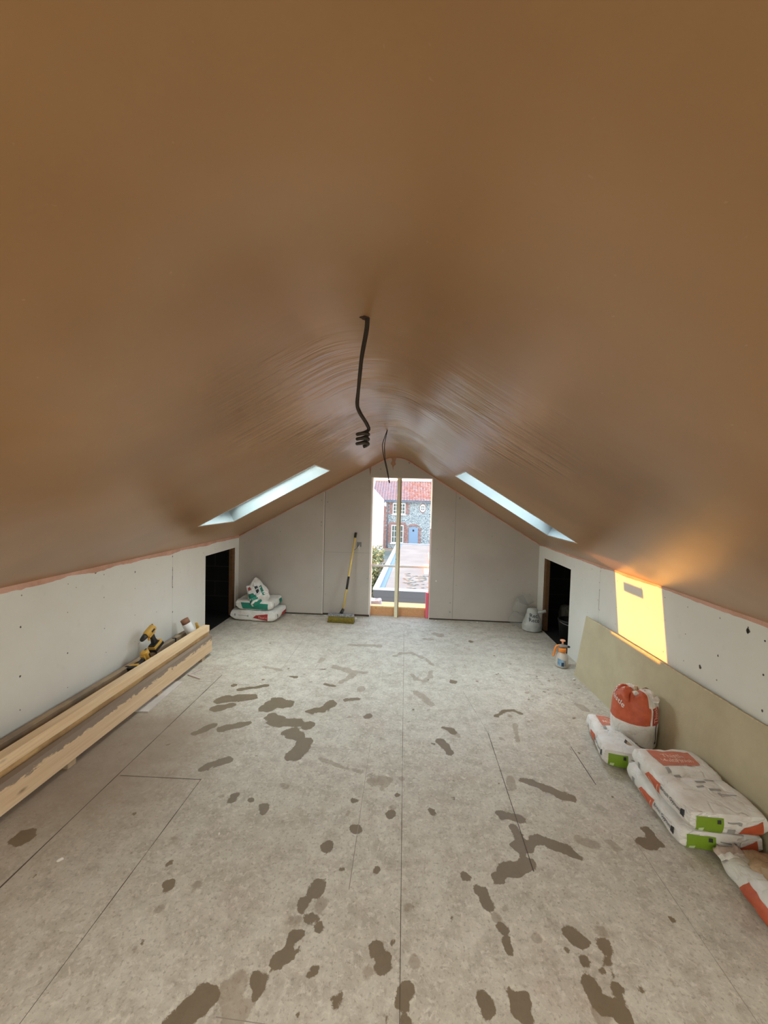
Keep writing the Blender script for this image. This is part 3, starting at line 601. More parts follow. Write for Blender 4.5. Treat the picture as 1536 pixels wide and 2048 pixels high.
DN = (0, 0, -1)
def plaster_sack(name, loc, rz, L, Wd, H, seed, label, group, top=True, fold=.0, sag=None, tilt=(0, 0)):
    o = sack(name, L, Wd, H, seed, fold=fold, sag=sag); o.location = loc; o.rotation_euler = (tilt[0], tilt[1], rz); tag(o, label, 'sack', group); bv = bvh_of(o)
    w, l = Wd/2, L/2
    # near end (facing -y): green panel, icons, red triangle panel
    yv = -l-.1; f = (0, 1, 0)
    panel(o, bv, 'green_panel', ((-w*.86, yv, H*.14), (-w*.16, yv, H*.14), (-w*.16, yv, H*.80), (-w*.86, yv, H*.80)), f, SGRN, label='green panel')
    panel(o, bv, 'pale_disc', ((-w*.80, yv, H*.20), (-w*.66, yv, H*.18), (-w*.64, yv, H*.38), (-w*.79, yv, H*.36)), f, SLIM, 5, .003)
    panel(o, bv, 'dark_code_block', ((-w*.33, yv, H*.58), (-w*.23, yv, H*.58), (-w*.23, yv, H*.74), (-w*.33, yv, H*.74)), f, SBLK, 4, .003)
    bar_icon(o, bv, (-w*.06, yv, H*.66), (w*.26, yv, H*.60), .006, f); panel(o, bv, 'printed_code', ((-w*.04, yv, H*.18), (w*.16, yv, H*.18), (w*.16, yv, H*.40), (-w*.04, yv, H*.40)), f, SGRY, 5)
    panel(o, bv, 'red_panel', ((w*.22, yv, H*.12), (w*.90, yv, H*.12), (w*.86, yv, H*.78), (w*.40, yv, H*.48)), f, SRED, label='orange red panel')
    # left long side (facing -x)
    xv = -w-.1; f = (1, 0, 0)
    panel(o, bv, 'red_panel', ((xv, l*.42, H*.40), (xv, -l*.10, H*.12), (xv, -l*.14, H*.74), (xv, l*.30, H*.66)), f, SRED, label='orange red panel')
    panel(o, bv, 'printed_line', ((xv, l*.28, H*.46), (xv, -l*.02, H*.26), (xv, -l*.02, H*.30), (xv, l*.28, H*.50)), f, SPNK, 6, .003)
    panel(o, bv, 'printed_line', ((xv, -l*.04, H*.24), (xv, -l*.02, H*.24), (xv, -l*.06, H*.62), (xv, -l*.08, H*.62)), f, SPNK, 6, .003)
    lettering(o, bv, 'British Gypsum', .024, (xv, -l*.46, H*.60), (0, -1, 0), (0, 0, 1), f, SBLK)
    panel(o, bv, 'printed_emblem', ((xv, -l*.76, H*.46), (xv, -l*.86, H*.46), (xv, -l*.86, H*.76), (xv, -l*.76, H*.68)), f, SBLK, 4)
    panel(o, bv, 'printed_code', ((xv, l*.70, H*.30), (xv, l*.60, H*.30), (xv, l*.60, H*.60), (xv, l*.70, H*.60)), f, SGRY, 5)
    if top:
        zv = H+.1
        panel(o, bv, 'red_panel', ((-w*.70, l*.86, zv), (w*.66, l*.86, zv), (w*.62, l*.40, zv), (-w*.62, l*.28, zv)), DN, SREDF, label='faded red panel')
        lettering(o, bv, 'Thistle', .045, (0, l*.66, zv), (1, 0, 0), (0, 1, 0), DN, SPNK); lettering(o, bv, 'MultiFinish', .040, (0, l*.50, zv), (1, 0, 0), (0, 1, 0), DN, SPNK)
        for (a, b, c, h) in ((-.5, -.02, .2, .02), (-.1, -.22, .3, .016), (.25, -.12, .3, .014), (.1, -.42, .34, .014), (-.2, -.36, .22, .012), (-.62, .10, .12, .03)):
            panel(o, bv, 'grey_smudge', ((w*a, l*b, zv), (w*(a+c), l*(b+.02), zv), (w*(a+c), l*(b+.02)+h, zv), (w*a, l*b+h, zv)), DN, SGRY, 4)
        bar_icon(o, bv, (w*.72, -l*.52, zv), (w*.32, -l*.50, zv), .006, DN)
    return o
GR = 'finishing plaster sacks by the leaning board'
plaster_sack('plaster_sack', (1.585, 2.155, 0), -.05, .50, .37, .122, 3, 'lower of the two stacked white plaster sacks lying flat on the floor', GR, top=False)
plaster_sack('plaster_sack', (1.578, 2.115, .1215), -.02, .485, .345, .125, 8, 'upper of the two stacked white plaster sacks, faded red panel on top', GR, fold=.10)
def sag1(u, q): return 1-.50*max(0, min(1, (u*1.3+q*.35-.05)))
plaster_sack('plaster_sack', (1.515, 2.68, 0), -.20, .44, .32, .135, 15, 'single white plaster sack lying flat beneath the upright half rolled sack', GR, fold=.06, sag=sag1)

# upright opened sack with rolled top
def upright():
    nT, nH = 120, 90; Hh = .375; a, bq = .138, .118; vs = []; fs = []; ms = []
    def P(i, k):
        t = i/nH; th = 2*math.pi*k/nT
        c, s_ = math.cos(th), math.sin(th); e = .62
        sq = (abs(c)**(2/e/1.6)+abs(s_)**(2/e/1.6))**(-e*1.6/2)
        if t < .10: rad = .80+.20*math.sin(t/.10*math.pi/2); z = Hh*.0+t*.20
        elif t < .76: rad = 1.0+.045*math.sin((t-.10)/.66*math.pi); z = .020+(t-.10)/.66*(Hh-.075)
        else:
            q = (t-.76)/.24; rad = 1-.80*q**1.5; z = Hh-.055+.060*math.sin(q*math.pi*.75)
        x, y = a*rad*sq*c, bq*rad*sq*s_
        cr = 0
        if t > .66:
            g = min(1, (t-.66)/.2); cr = g*1.25*(.020*fbm((c*1.6, s_*1.6, t*4), 1.0, 5)-.024*abs(fbm((c*2, s_*2, t*4), 1.3, 6))+.006*fbm((c*4, s_*4, t*8), 1.3, 8))
            z += cr*1.7+.028*g*math.exp(-((th-3.5)/.7)**2)*(t > .7); x *= 1+cr*3; y *= 1+cr*3
        w = .0045*fbm((c*1.5, s_*1.5, z*9), 1.2, 2)+.003*fbm((c*4, s_*4, z*14), 1.3, 3)
        x *= 1+w*8; y *= 1+w*8
        lean = z*.02
        return Vector((x+lean, y, max(z, 0.0005)))
    for i in range(nH+1):
        for k in range(nT): vs.append(P(i, k))
    for i in range(nH):
        t = (i+.5)/nH
        for k in range(nT):
            th = (k+.5)/nT*360
            mt = 0
            lo = .46
            if t > lo:
                if 150 < th < 286 and t < .985 : mt = 1
                if 292 < th < 326 and t < .73: mt = 2
                if 278 < th < 300 and t > .74: mt = 0
                if 0 <= th < 60 and t > .90: mt = 3
            fs.append((i*nT+k, i*nT+(k+1) % nT, (i+1)*nT+(k+1) % nT, (i+1)*nT+k)); ms.append(mt)
    fs.append(tuple(range(nT-1, -1, -1))); ms.append(0); fs.append(tuple(nH*nT+k for k in range(nT))); ms.append(3)
    me = bpy.data.meshes.new('plaster_sack'); me.from_pydata([tuple(v) for v in vs], [], fs)
    for x in (SACK, SRED, m_noise('sack_brick_red', (.44, .06, .035), (.36, .05, .03), 20, .5), KRAFT): me.materials.append(x)
    me.polygons.foreach_set('material_index', ms)
    for f in me.polygons: f.use_smooth = len(f.vertices) == 4
    o = bpy.data.objects.new('plaster_sack', me); C.objects.link(o); o.location = (1.617, 2.72, .050); o.rotation_euler = (0, 0, .0)
    tag(o, 'upright opened white plaster sack with orange upper half and rolled down top', 'sack', GR); bv = bvh_of(o)
    f = (-.35, 1, 0)
    bar_icon(o, bv, (.085, -.3, .185), (.088, -.3, .065), .007, (0, 1, 0), SBLK)
    lettering(o, bv, 'British Gypsum', .026, (-.095, -.3, .055), (.9, 0, -.42), (.42, 0, .9), (.25, 1, 0), SBLK)
    lettering(o, bv, 'Thistle', .040, (.082, -.3, .255), (0, 0, 1), (-1, 0, 0), (0, 1, 0), SPNK)
    lettering(o, bv, 'Thistle', .050, (-.3, -.06, .318), (.25, -.9, -.5), (-.1, -.3, .9), (1, .25, 0), TWHT)
    # collapsed roll of paper at the rim
    b = MB(); pts = [(-.10+.205*i/14+.006*math.sin(i*1.9), -.030+.02*math.sin(i*.9)-.04*i/14, .368+.014*math.sin(i*1.3+1)-.022*i/14) for i in range(15)]
    b.tube(pts, [.012+.008*abs(math.sin(i*1.1)) for i in range(15)], 10); b.build('rolled_rim', SACK, o)
    b = MB(); pts = [(-.105+.005*math.sin(i), -.03-.015*i, .385-.011*i) for i in range(6)]; b.tube(pts, [.014, .022, .024, .020, .016, .010], 10); b.build('twisted_corner', SRED, o)
upright()
# torn sack paper flap lying between the sacks
def flap():
    b = MB(); n = 14
    def Z(u, v): return .014*math.sin(u*3.0)+.010*v+.006*fbm((u*3, v*2, 0), 1.5, 9)
    vs = []; fs = []
    for i in range(n+1):
        for k in range(n+1):
            u, v = i/n, k/n; vs.append((u*.20, v*.075-.02*u+.012*math.sin(u*5), Z(u, v)))
    for i in range(n):
        for k in range(n):
            if 7 <= i <= 12 and 3 <= k <= 8 and (i in (7, 12) or k == 3): mt = 1
            elif 7 < i < 12 and 3 < k <= 8: mt = 2
            else: mt = 0
            b.m.append(mt); b.sm.append(True); q = i*(n+1)+k; fs.append((q, q+n+1, q+n+2, q+1))
    b.v = vs; b.f = fs
    o = b.build('paper_flap', [SACK, DOT, KRAFT], recalc=False); o.location = (1.385, 2.62, .128); o.rotation_euler = (.25, .12, -.72)
    s = o.modifiers.new('thickness', 'SOLIDIFY'); s.thickness = .003
    tag(o, 'torn piece of brown and white sack paper lying on the single flat sack', 'paper')
flap()
# torn open sack at the right edge, plaster showing
def torn():
    def post(p): return Vector((p.x+(p.z*.42 if p.x < 0 else -p.z*.1)*min(1, abs(p.x)/.1), p.y, p.z*(.45+.55*max(0, min(1, (.29-p.y)/.30)))))
    o = sack('plaster_sack', .58, .36, .15, 31, crump=.010, post=post); o.location = (1.655, 1.565, 0); o.rotation_euler = (0, 0, -.13)
    tag(o, 'torn open plaster sack spilling brown lumps, at the right edge of the floor', 'sack', GR); bv = bvh_of(o); w, l = .18, .29
    panel(o, bv, 'red_panel', ((-w-.1, l*.48, .018), (-w-.1, -l*.86, .018), (-w-.1, -l*.86, .100), (-w-.1, l*.40, .080)), (1, 0, 0), SRED, 24, label='orange red panel')
    panel(o, bv, 'red_panel', ((-w*.62, l*.10, .3), (-w*.72, -l*.9, .3), (-w*.15, -l*.9, .3), (-w*.30, l*.10, .3)), DN, m_noise('deep_red_print', (.40, .06, .03), (.5, .12, .07), 9, .55), 14, .0025)
    b = MB()
    for i in range(75):
        a = random.uniform(-.50, 1.05); c = random.uniform(-.25, .82); px, py = w*a*.80, l*c*.95+.03; h = bv.ray_cast(Vector((px, py, .5)), Vector((0, 0, -1)), 1.0)[0]; zz = (h.z if h else .1)+.004; b.blob((px, py, zz), (random.uniform(.020, .044), random.uniform(.024, .055), random.uniform(.012, .022)), i, 8, .5)
    b.build('plaster_lumps', PLUMP, o)
    b = MB(); n = 20   # torn paper mouth
    vs = []; fs = []
    for i in range(n+1):
        for k in range(6):
            t = i/n; x = -w*.98+t*w*.85; q = k/5
            vs.append((x+.02*fbm((t*6, q*2, 0), 1, 3), l*.84+q*(.060+.030*fbm((t*9, 0, 0), 1.4, 7)), .050+.022*math.sin(t*3.1)+.018*fbm((t*7, q*3, 1), 1.2, 5)+q*.012))
    for i in range(n):
        for k in range(5): q = i*6+k; fs.append((q, q+6, q+7, q+1)); b.m.append(0 if k < 2 else 1); b.sm.append(True)
    b.v = vs; b.f = fs; t = b.build('torn_mouth', [SACK, m_noise('dusty_paper', (.62, .50, .43), (.52, .42, .36), 14, .8)], o, recalc=False); s = t.modifiers.new('thickness', 'SOLIDIFY'); s.thickness = .002
torn()

# ---------------- sacks in the far left corner ----------------
GL = 'sacks in the far left corner'
o = sack('adhesive_sack', .38, .62, .145, 41, crump=.006, pinch=.08); o.location = (-1.985, 5.17, 0); o.rotation_euler = (0, 0, -.06)
tag(o, 'bottom sack of the corner pile, white with dark red triangle panels', 'sack', GL); bv = bvh_of(o); f = (0, 1, 0)
panel(o, bv, 'red_panel', ((.00, -.4, .055), (.205, -.4, .02), (.205, -.4, .115), (.04, -.4, .09)), f, SDRED, label='dark red panel')
lettering(o, bv, 'Thistle', .045, (.135, -.4, .063), (1, 0, 0), (0, 0, 1), f, SPNK, bold=0)
bar_icon(o, bv, (-.20, -.4, .085), (-.08, -.4, .078), .008, f); panel(o, bv, 'printed_code', ((-.26, -.4, .07), (-.24, -.4, .07), (-.24, -.4, .10), (-.26, -.4, .10)), f, SGRY, 4)
panel(o, bv, 'red_panel', ((.5, -.05, .05), (.5, .17, .02), (.5, .17, .10), (.5, .02, .09)), (-1, 0, 0), SDRED); panel(o, bv, 'printed_bracket', ((.5, -.15, .02), (.5, -.14, .02), (.5, -.14, .11), (.5, -.15, .11)), (-1, 0, 0), SBLK, 5)
o = sack('adhesive_sack', .36, .50, .135, 44, crump=.006, pinch=.08); o.location = (-1.985, 5.17, .1465); o.rotation_euler = (0, 0, -.03)
tag(o, 'middle sack of the corner pile, white with a broad teal panel along its side', 'sack', GL); bv = bvh_of(o)
panel(o, bv, 'teal_panel', ((-.15, -.4, .025), (.19, -.4, .012), (.195, -.4, .098), (-.18, -.4, .108)), f, STEAL, label='teal green panel')
panel(o, bv, 'teal_panel', ((.5, .06, .02), (.5, .16, .02), (.5, .16, .11), (.5, .06, .11)), (-1, 0, 0), STEAL); panel(o, bv, 'printed_bracket', ((.5, -.13, .02), (.5, -.12, .02), (.5, -.12, .10), (.5, -.13, .10)), (-1, 0, 0), SBLK, 5)
for x in (-.20, -.11): panel(o, bv, 'printed_block', ((x, -.10, .3), (x+.07, -.10, .3), (x+.06, -.06, .3), (x, -.06, .3)), DN, SGRY, 4)
def crumple(p):
    q = p.copy(); t = (p.y+.19)/.38
    q.x *= 1-.30*max(0, t-.55)*1.6; q.z += .05*max(0, t-.6)*math.sin(p.x*30); q.y += .03*math.sin(p.x*14)*t
    return q
o = sack('adhesive_sack', .36, .27, .19, 52, crump=.020, pinch=.40, cuts=34, post=crumple); o.location = (-1.975, 5.14, .300); o.rotation_euler = (math.radians(38), math.radians(-26), math.radians(22))
o.location.z = .312; o.scale = (.88, .88, .88)
tag(o, 'crumpled half empty sack tipped on top of the corner pile', 'sack', GL); bv = bvh_of(o)
panel(o, bv, 'teal_panel', ((-.5, .15, .03), (-.5, -.17, .03), (-.5, -.17, .15), (-.5, .13, .14)), (1, 0, 0), STEAL, 14, label='teal green panel')
panel(o, bv, 'teal_panel', ((-.12, -.5, .03), (.02, -.5, .03), (.02, -.5, .13), (-.12, -.5, .13)), (0, 1, 0), STEAL, 10)
panel(o, bv, 'teal_panel', ((-.125, -.165, .4), (-.005, -.165, .4), (-.045, -.055, .4), (-.125, -.02, .4)), DN, STEAL, 10, .003)
for (x0, y0, x1, y1) in ((.0, -.085, .045, -.02), (.0, -.01, .045, .05)): panel(o, bv, 'printed_block', ((x0, y0, .4), (x1, y0, .4), (x1, y1, .4), (x0, y1, .4)), DN, SBLK, 5, .003)
panel(o, bv, 'teal_stripe', ((.07, -.17, .4), (.105, -.17, .4), (.105, .02, .4), (.07, .02, .4)), DN, STEAL, 6, .003); panel(o, bv, 'dark_red_mark', ((-.10, .04, .4), (-.05, .03, .4), (-.06, .09, .4), (-.09, .08, .4)), DN, SDRED, 5, .003)

# ---------------- rubble bag and clear sacks, far right corner ----------------
def rubble():
    nT, nH = 72, 44; vs = []; fs = []
    for i in range(nH+1):
        t = i/nH
        for k in range(nT):
            th = 2*math.pi*k/nT; c, s_ = math.cos(th), math.sin(th)
            prof = [(0, .75), (.06, 1.0), (.30, 1.02), (.55, .80), (.75, .62), (.92, .55), (1, .40)]
            for (a, ra), (b_, rb) in zip(prof[:-1], prof[1:]):
                if a <= t <= b_+1e-9: rr = ra+(rb-ra)*(t-a)/(b_-a); break
            rr *= 1+.05*fbm((c*2, s_*2, t*4), 1.3, 3)+.03*fbm((c, s_, t*22), 1.4, 5)
            vs.append((.125*rr*c, .10*rr*s_, max(.0005, t*.30+.01*fbm((c*3, s_*3, t), 1, 7)*t)))
    for i in range(nH):
        for k in range(nT): fs.append((i*nT+k, i*nT+(k+1) % nT, (i+1)*nT+(k+1) % nT, (i+1)*nT+k))
    fs.append(tuple(range(nT-1, -1, -1))); fs.append(tuple(nH*nT+k for k in range(nT)))
    me = bpy.data.meshes.new('rubble_bag'); me.from_pydata(vs, [], fs); me.materials.append(m_noise('thin_white_plastic', (.55, .56, .52), (.40, .42, .38), 9, .4, .3, 20))
    for p in me.polygons: p.use_smooth = True
    o = bpy.data.objects.new('rubble_bag', me); C.objects.link(o); o.location = (1.70, 5.13, 0); tag(o, 'small white plastic bag with black writing, standing beside the right low opening', 'bag'); bv = bvh_of(o)
    lettering(o, bv, 'Rec', .066, (-.006, -.4, .214), (1, 0, -.05), (0, 0, 1), (0, 1, 0), SBLK, .003, .015, 'black_lettering'); lettering(o, bv, 'Reco', .066, (.0, -.4, .158), (1, 0, -.08), (0, 0, 1), (0, 1, 0), SBLK, .003, .015, 'black_lettering')
    b = MB(); b.tube([(.05, -.02, .25), (.09, -.04, .262), (.15, -.06, .285)], [.016, .022, .02], 12); b.build('bag_ear', me.materials[0], o)
rubble()
b = MB()
for (c, rd, sd) in (((1.56, 5.24, .10), (.11, .11, .10), 2), ((1.585, 5.26, .28), (.085, .09, .12), 5), ((1.66, 5.28, .38), (.09, .07, .07), 9)): b.blob(c, rd, sd, 16, .5)
o = b.build('polythene_wrap', POLY); tag(o, 'crumpled clear polythene behind the white plastic bag in the corner', 'plastic')

# ---------------- things in the right void ----------------
b = MB(); pr = [(.10, .0), (.125, .24), (.132, .245), (.132, .262), (.121, .262), (.115, .24), (.095, .012), (.05, .010)]; b.lathe(pr, 32)
o = b.build('bucket', m_noise('scuffed_black_plastic', (.009, .009, .009), (.02, .02, .018), 9, .45)); o.location = (2.06, 4.86, -.009); tag(o, 'black bucket standing in the dark right low opening', 'bucket')
b = MB(); b.tube([(2.06+.125*math.cos(a), 4.86+.125*math.sin(a), .235-.03*abs(math.sin(a))) for a in [i*math.pi/10+math.pi for i in range(11)]], .003, 6); h = b.build('bucket_handle', MET); h.parent = o; h.location = (-2.06, -4.86, .009)
o = sack('dusty_sack', .40, .32, .34, 61, [m_noise('dusty_grey_sack', (.08, .072, .05), (.05, .045, .03), 6, .8)], crump=.02); o.location = (2.28, 5.12, -.009); tag(o, 'dusty slumped sack in shadow behind the black bucket', 'sack')

# ---------------- leaning board ----------------
def leaning():
    n = 60; b = MB(); A0, A1 = Vector((1.700, 3.845, .0)), Vector((1.815, 1.36, .0)); T0, T1 = Vector((1.782, 3.83, .600)), Vector((1.843, 1.36, .612)); th = Vector((.0125, 0, .0))
    fr = []
    for i in range(n+1):
        t = i/n; a = A0.lerp(A1, t); c = T0.lerp(T1, t); j_ = .0025*fbm((t*40, 0, 0), 1, 2); fr.append((a, c+Vector((0, 0, j_)), a+th, c+th+Vector((0, 0, j_*.6-.002))))
    for i in range(n):
        p, q = fr[i], fr[i+1]; b.quad(p[0], q[0], q[1], p[1], 0); b.quad(p[1], q[1], q[3], p[3], 1); b.quad(p[2], p[3], q[3], q[2], 0); b.quad(p[0], p[2], q[2], q[0], 0)
        k = .004+.006*abs(fbm((i*.7, 1, 0), 1, 4)); o1 = Vector((-.0006, 0, 0)); b.quad(p[1]+o1-Vector((0, 0, k)), q[1]+o1-Vector((0, 0, k)), q[1]+o1, p[1]+o1, 1)
    p = fr[0]; b.quad(p[0], p[1], p[3], p[2], 0); p = fr[-1]; b.quad(p[0], p[2], p[3], p[1], 0)
    o = b.build('cement_board', [CEMB, CEDG], recalc=True); tag(o, 'long sand coloured board leaning against the right wall', 'board')
leaning()

# ---------------- timbers along the left wall ----------------
def timber(name, x0, x1, y0, y1, z0, z1, mt, label, rz=0, extra=None, dirt=False):
    b = MB(); n = 24; xc = (x0+x1)/2
    sec = [(x0, z0), (x1, z0), (x1, z1), (x0, z1)]
    for i in range(n):
        ya, yb = y0+(y1-y0)*i/n, y0+(y1-y0)*(i+1)/n
        wa, wb_ = .0012*math.sin(i*.9+x0*50), .0012*math.sin((i+1)*.9+x0*50)
        for k in range(4):
            (p0, q0), (p1, q1) = sec[k], sec[(k+1) % 4]
            b.quad((p0-xc+wa, ya-y0, q0-z0+wa), (p1-xc+wa, ya-y0, q1-z0+wa), (p1-xc+wb_, yb-y0, q1-z0+wb_), (p0-xc+wb_, yb-y0, q0-z0+wb_), 1 if (dirt and k == 2) else 0)
    for (e, w) in ((0, .0012*math.sin(x0*50)), (n, .0012*math.sin(n*.9+x0*50))):
        y = (y1-y0)*e/n; b.add([(p-xc+w, y, q-z0+w) for p, q in sec], [(0, 1, 2, 3)], 2 if dirt else 0)
    bm_o = b.build(name, [mt, TDIRT, mt] if dirt else mt)
    bm = bmesh.new(); bm.from_mesh(bm_o.data); bmesh.ops.remove_doubles(bm, verts=bm.verts, dist=1e-5); bmesh.ops.recalc_face_normals(bm, faces=bm.faces); bm.to_mesh(bm_o.data); bm.free()
    bv = bm_o.modifiers.new('bevel', 'BEVEL'); bv.width = .0015; bv.segments = 2; bv.limit_method = 'ANGLE'
    bm_o.location = (xc, y0, z0); bm_o.rotation_euler = (0, 0, rz); tag(bm_o, label, 'timber', 'timbers stacked along the left wall'); return bm_o
# bearers under the stack
for i, y in enumerate((1.35, 2.2, 3.05, 3.74)):
    b = MB().box(-.20, .165, -.03, .03, 0, .038); o = b.build('timber_offcut', TIM_D, bevel=.002); o.location = (-2.17, y, 0); tag(o, ['nearest', 'second nearest', 'second farthest', 'farthest'][i]+' short timber offcut under the stacked timbers', 'offcut', 'bearers under the timbers')
timber('timber_plank', -2.045, -2.0, .75, 3.90, .039, .203, TIM_C, 'rough sawn pale plank on edge at the front of the timber stack', dirt=False)
timber('timber_plank', -2.105, -2.055, .8, 3.88, .039, .172, TIM_D, 'shaded timber carrying the two stacked battens')
timber('timber_batten', -2.125, -2.0575, .75, 3.945, .1725, .228, TIM_B, 'knotty yellow batten directly under the palest batten')
timber('timber_batten', -2.122, -2.056, .7, 3.955, .2295, .296, TIM_A, 'palest smooth batten on top of the timber stack')
A = timber('timber_plank', -2.325, -2.275, .75, 3.93, .039, .232, TIM_D, 'weathered plank on edge nearest the left wall, behind the other timbers')
for y in (3.70, 3.40, 3.05): MB().box(.0265, .029, y-.75-.009, y-.75+.009, .135, .1945).box(-.006, .029, y-.75-.009, y-.75+.009, .1945, .1965).build('metal_strap', CABK, A)
# white offcut strips on the floor by the stack
b = MB(); b.box(-.075, .030, -.25, .24, 0, .010); o = b.build('board_offcut', m_noise('pale_offcut', (.62, .57, .52), (.52, .47, .42), 5, .8), bevel=.001); o.location = (-1.965, 3.05, .0); o.rotation_euler = (0, 0, .03); o.location.x = -1.975; tag(o, 'thin pale strip offcut on the floor by the front plank', 'offcut')
b = MB(); b.prism([(0, 0), (.13, -.10), (.135, -.09), (.02, .005), (.10, .10), (.09, .105)], 'z', 0, .012); o = b.build('bent_trim', mat('trim_dull', (.55, .46, .42), .6), bevel=.001); o.location = (-1.985, 3.42, .0); o.rotation_euler = (0, 0, .25); tag(o, 'bent V shaped scrap of trim on the floor by the front plank', 'scrap')

# ---------------- cordless tools ----------------
def battery(root, M, sc=1):
    b = MB().box(-.038, .038, -.062, .058, 0, .028, 0, M).box(-.036, .036, -.058, .054, .0285, .055, 1, M).box(-.03, .03, -.05, .03, .0555, .066, 0, M)
    o = b.build('battery', [BLK, YEL], root, bevel=.004); MB().box(-.0385, -.0375, -.03, .03, .034, .050, 0, M).build('battery_label', SGRY, o)
def drill(name, loc, rot, label):
    t = thing(name, loc, label, 'drill', rot=rot, group='cordless tools on the timbers'); I = Matrix.Identity(4)
    battery(t, I)
    b = MB(); b.prism([(-.030, .062), (.030, .062), (.022, .10), (.024, .155), (-.024, .165), (-.018, .10)], 'x', -.017, .017); b.build('handle', BLK, t, bevel=.008)
    b = MB(); b.tube([(0, .058, .195), (0, .05, .195), (0, -.035, .195), (0, -.058, .195)], [.022, .034, .033, .027], 20); b.box(-.017, .017, -.035, .040, .150, .175)
    mh = b.build('motor_housing', YEL, t, bevel=.002); MB().box(-.0345, .0345, -.012, .030, .188, .206).box(-.006, .006, .02, .0605, .205, .228).build('housing_grip', BLK, mh, bevel=.002)
    b = MB(); b.tube([(0, -.059, .195), (0, -.075, .195), (0, -.105, .195), (0, -.116, .195)], [.025, .024, .019, .012], 20); b.build('chuck', mat('chuck_dark', (.05, .045, .04), .35, .6), t)
    MB().tube([(0, -.117, .195), (0, -.150, .195)], .0042, 10).build('drill_bit', MET, t)
    MB().box(-.007, .007, -.046, -.030, .125, .152).build('trigger', YEL, t, bevel=.003)
drill('cordless_drill', (-2.252, 3.375, .268), (math.radians(24), math.radians(-4), math.radians(-3)), 'black and yellow cordless drill standing up against the left wall')
drill('cordless_drill', (-2.195, 2.99, .205), (math.radians(70), math.radians(8), math.radians(182)), 'black and yellow cordless drill lying in the gap between the timbers')

# roll and yellow handle at the far end of the timbers
t = thing('tape_roll', (-2.20, 3.86, .235), 'white paper roll with brown core standing tilted on the far end of timbers', 'roll', rot=(.15, -.42, 0))
MB().lathe([(.045, 0), (.045, .115)], 32).build('paper_wrap', TWHT, t, bevel=.002); MB().lathe([(.040, .1155), (.040, .165)], 32).build('brown_core', m_noise('brown_card', (.22, .10, .06), (.30, .15, .09), 12, .8), t)
t = thing('scraper', (-2.165, 3.965, .19), 'yellow handled scraper standing at the far end of the timber stack', 'tool', rot=(.1, -.3, .2))
MB().prism([(-.014, 0), (.014, 0), (.02, .07), (.012, .13), (-.010, .135), (-.018, .06)], 'y', -.010, .010).build('handle', YEL, t, bevel=.004); MB().box(-.03, .03, -.0015, .0015, -.11, -.001).build('blade', MET, t)

# ---------------- broom ----------------
t = thing('broom', (-.835, 5.135, 0), 'yellow handled broom leaning on the gable beside the socket box', 'broom', rz=-.05)
b = MB(); random.seed(3); nb = 34
for i in range(nb):
    x = -.165+.33*i/(nb-1)
    for k in range(7): y = -.035+.07*k/6; sp = (y*.35, x*.06); b.tube([(x, y, .075), (x+sp[1]+random.uniform(-.003, .003), y+sp[0]-.004, .001)], [.0052, .0058], 5)
b.box(-.168, .168, -.036, .036, .030, .079)
b.build('bristles', BRIS, t); b = MB().box(-.178, .172, -.042, .038, .080, .115); b.build('broom_head', BHEAD, t, bevel=.008)
hp = [Vector((-.005, 0, .116)), Vector((.020, .03, .17)), Vector((.130, .252, 1.20))]
MB().tube([hp[0], hp[1]], [.024, .019], 16).build('handle_socket', BLK, t)
def hpt(z): k = (z-.17)/(1.20-.17); return hp[1].lerp(hp[2], k)
MB().tube([hpt(.171), hpt(.70), hpt(1.129)], .0125, 16).build('handle', BYEL, t); MB().tube([hpt(.43), hpt(.60)], .0155, 16).build('foam_grip', BLK, t, label='black grip sleeve'); MB().tube([hpt(1.13), hpt(1.20)], [.0165, .016], 16).build('end_grip', BLK, t)

# ---------------- socket box with loose wires ----------------
t = thing('socket_box', (-.648, D+.003, 1.03), 'grey metal back box with loose white wires, set in the gable left of the doorway', 'socket')
b = MB().box(-.036, .036, -.004, .0005, -.036, -.031).box(-.036, .036, -.004, .0005, .031, .036).box(-.036, -.031, -.004, .0005, -.031, .031).box(.031, .036, -.004, .0005, -.031, .031).box(-.031, .031, -.0015, .0005, -.031, .031, 1)
b.build('metal_box', [GRYP, m_noise('box_inside', (.12, .11, .10), (.2, .19, .17), 60, .5)], t)
MB().tube([(.008, -.002, -.005), (.010, -.022, -.020), (.002, -.03, -.045), (.004, -.02, -.070)], .003, 8).tube([(.004, -.002, .0), (0, -.02, -.02), (-.012, -.028, -.045)], .003, 8).build('white_wire', TWHT, t); MB().tube([(0, -.002, -.01), (-.02, -.025, -.035), (-.045, -.02, -.065), (-.075, -.006, -.085)], .0028, 8).build('dark_wire', CABL, t)

# ---------------- ceiling cables ----------------
def smooth(pts, n=6):
    pts = [Vector(p) for p in pts]; out = []
    P = [pts[0]]+pts+[pts[-1]]
    for i in range(1, len(P)-2):
        for k in range(n):
            t = k/n; a, b_, c, d = P[i-1:i+3]; out.append(.5*((2*b_)+(-a+c)*t+(2*a-5*b_+4*c-d)*t*t+(-a+3*b_-3*c+d)*t**3))
    return out+[pts[-1]]
t = thing('ceiling_cable', (-.142, 1.235, 2.266), 'grey twin cable with coiled end hanging from the ridge nearest the camera', 'cable', group='cables hanging from the ridge')
a = smooth([(0, 0, .03), (0, 0, -.03), (-.012, -.005, -.12), (-.020, .0, -.22), (-.022, .0, -.28), (.004, .005, -.325), (.016, .01, -.345)])
b = smooth([(.006, 0, .03), (.005, .004, -.03), (-.010, .004, -.12), (-.014, .006, -.16), (-.0215, .006, -.26), (-.015, .006, -.29), (.010, .012, -.330), (.017, .012, -.350)])
MB().tube(a, .0052, 10).tube(b, .0042, 10).build('cable', CABL, t)
coil = []
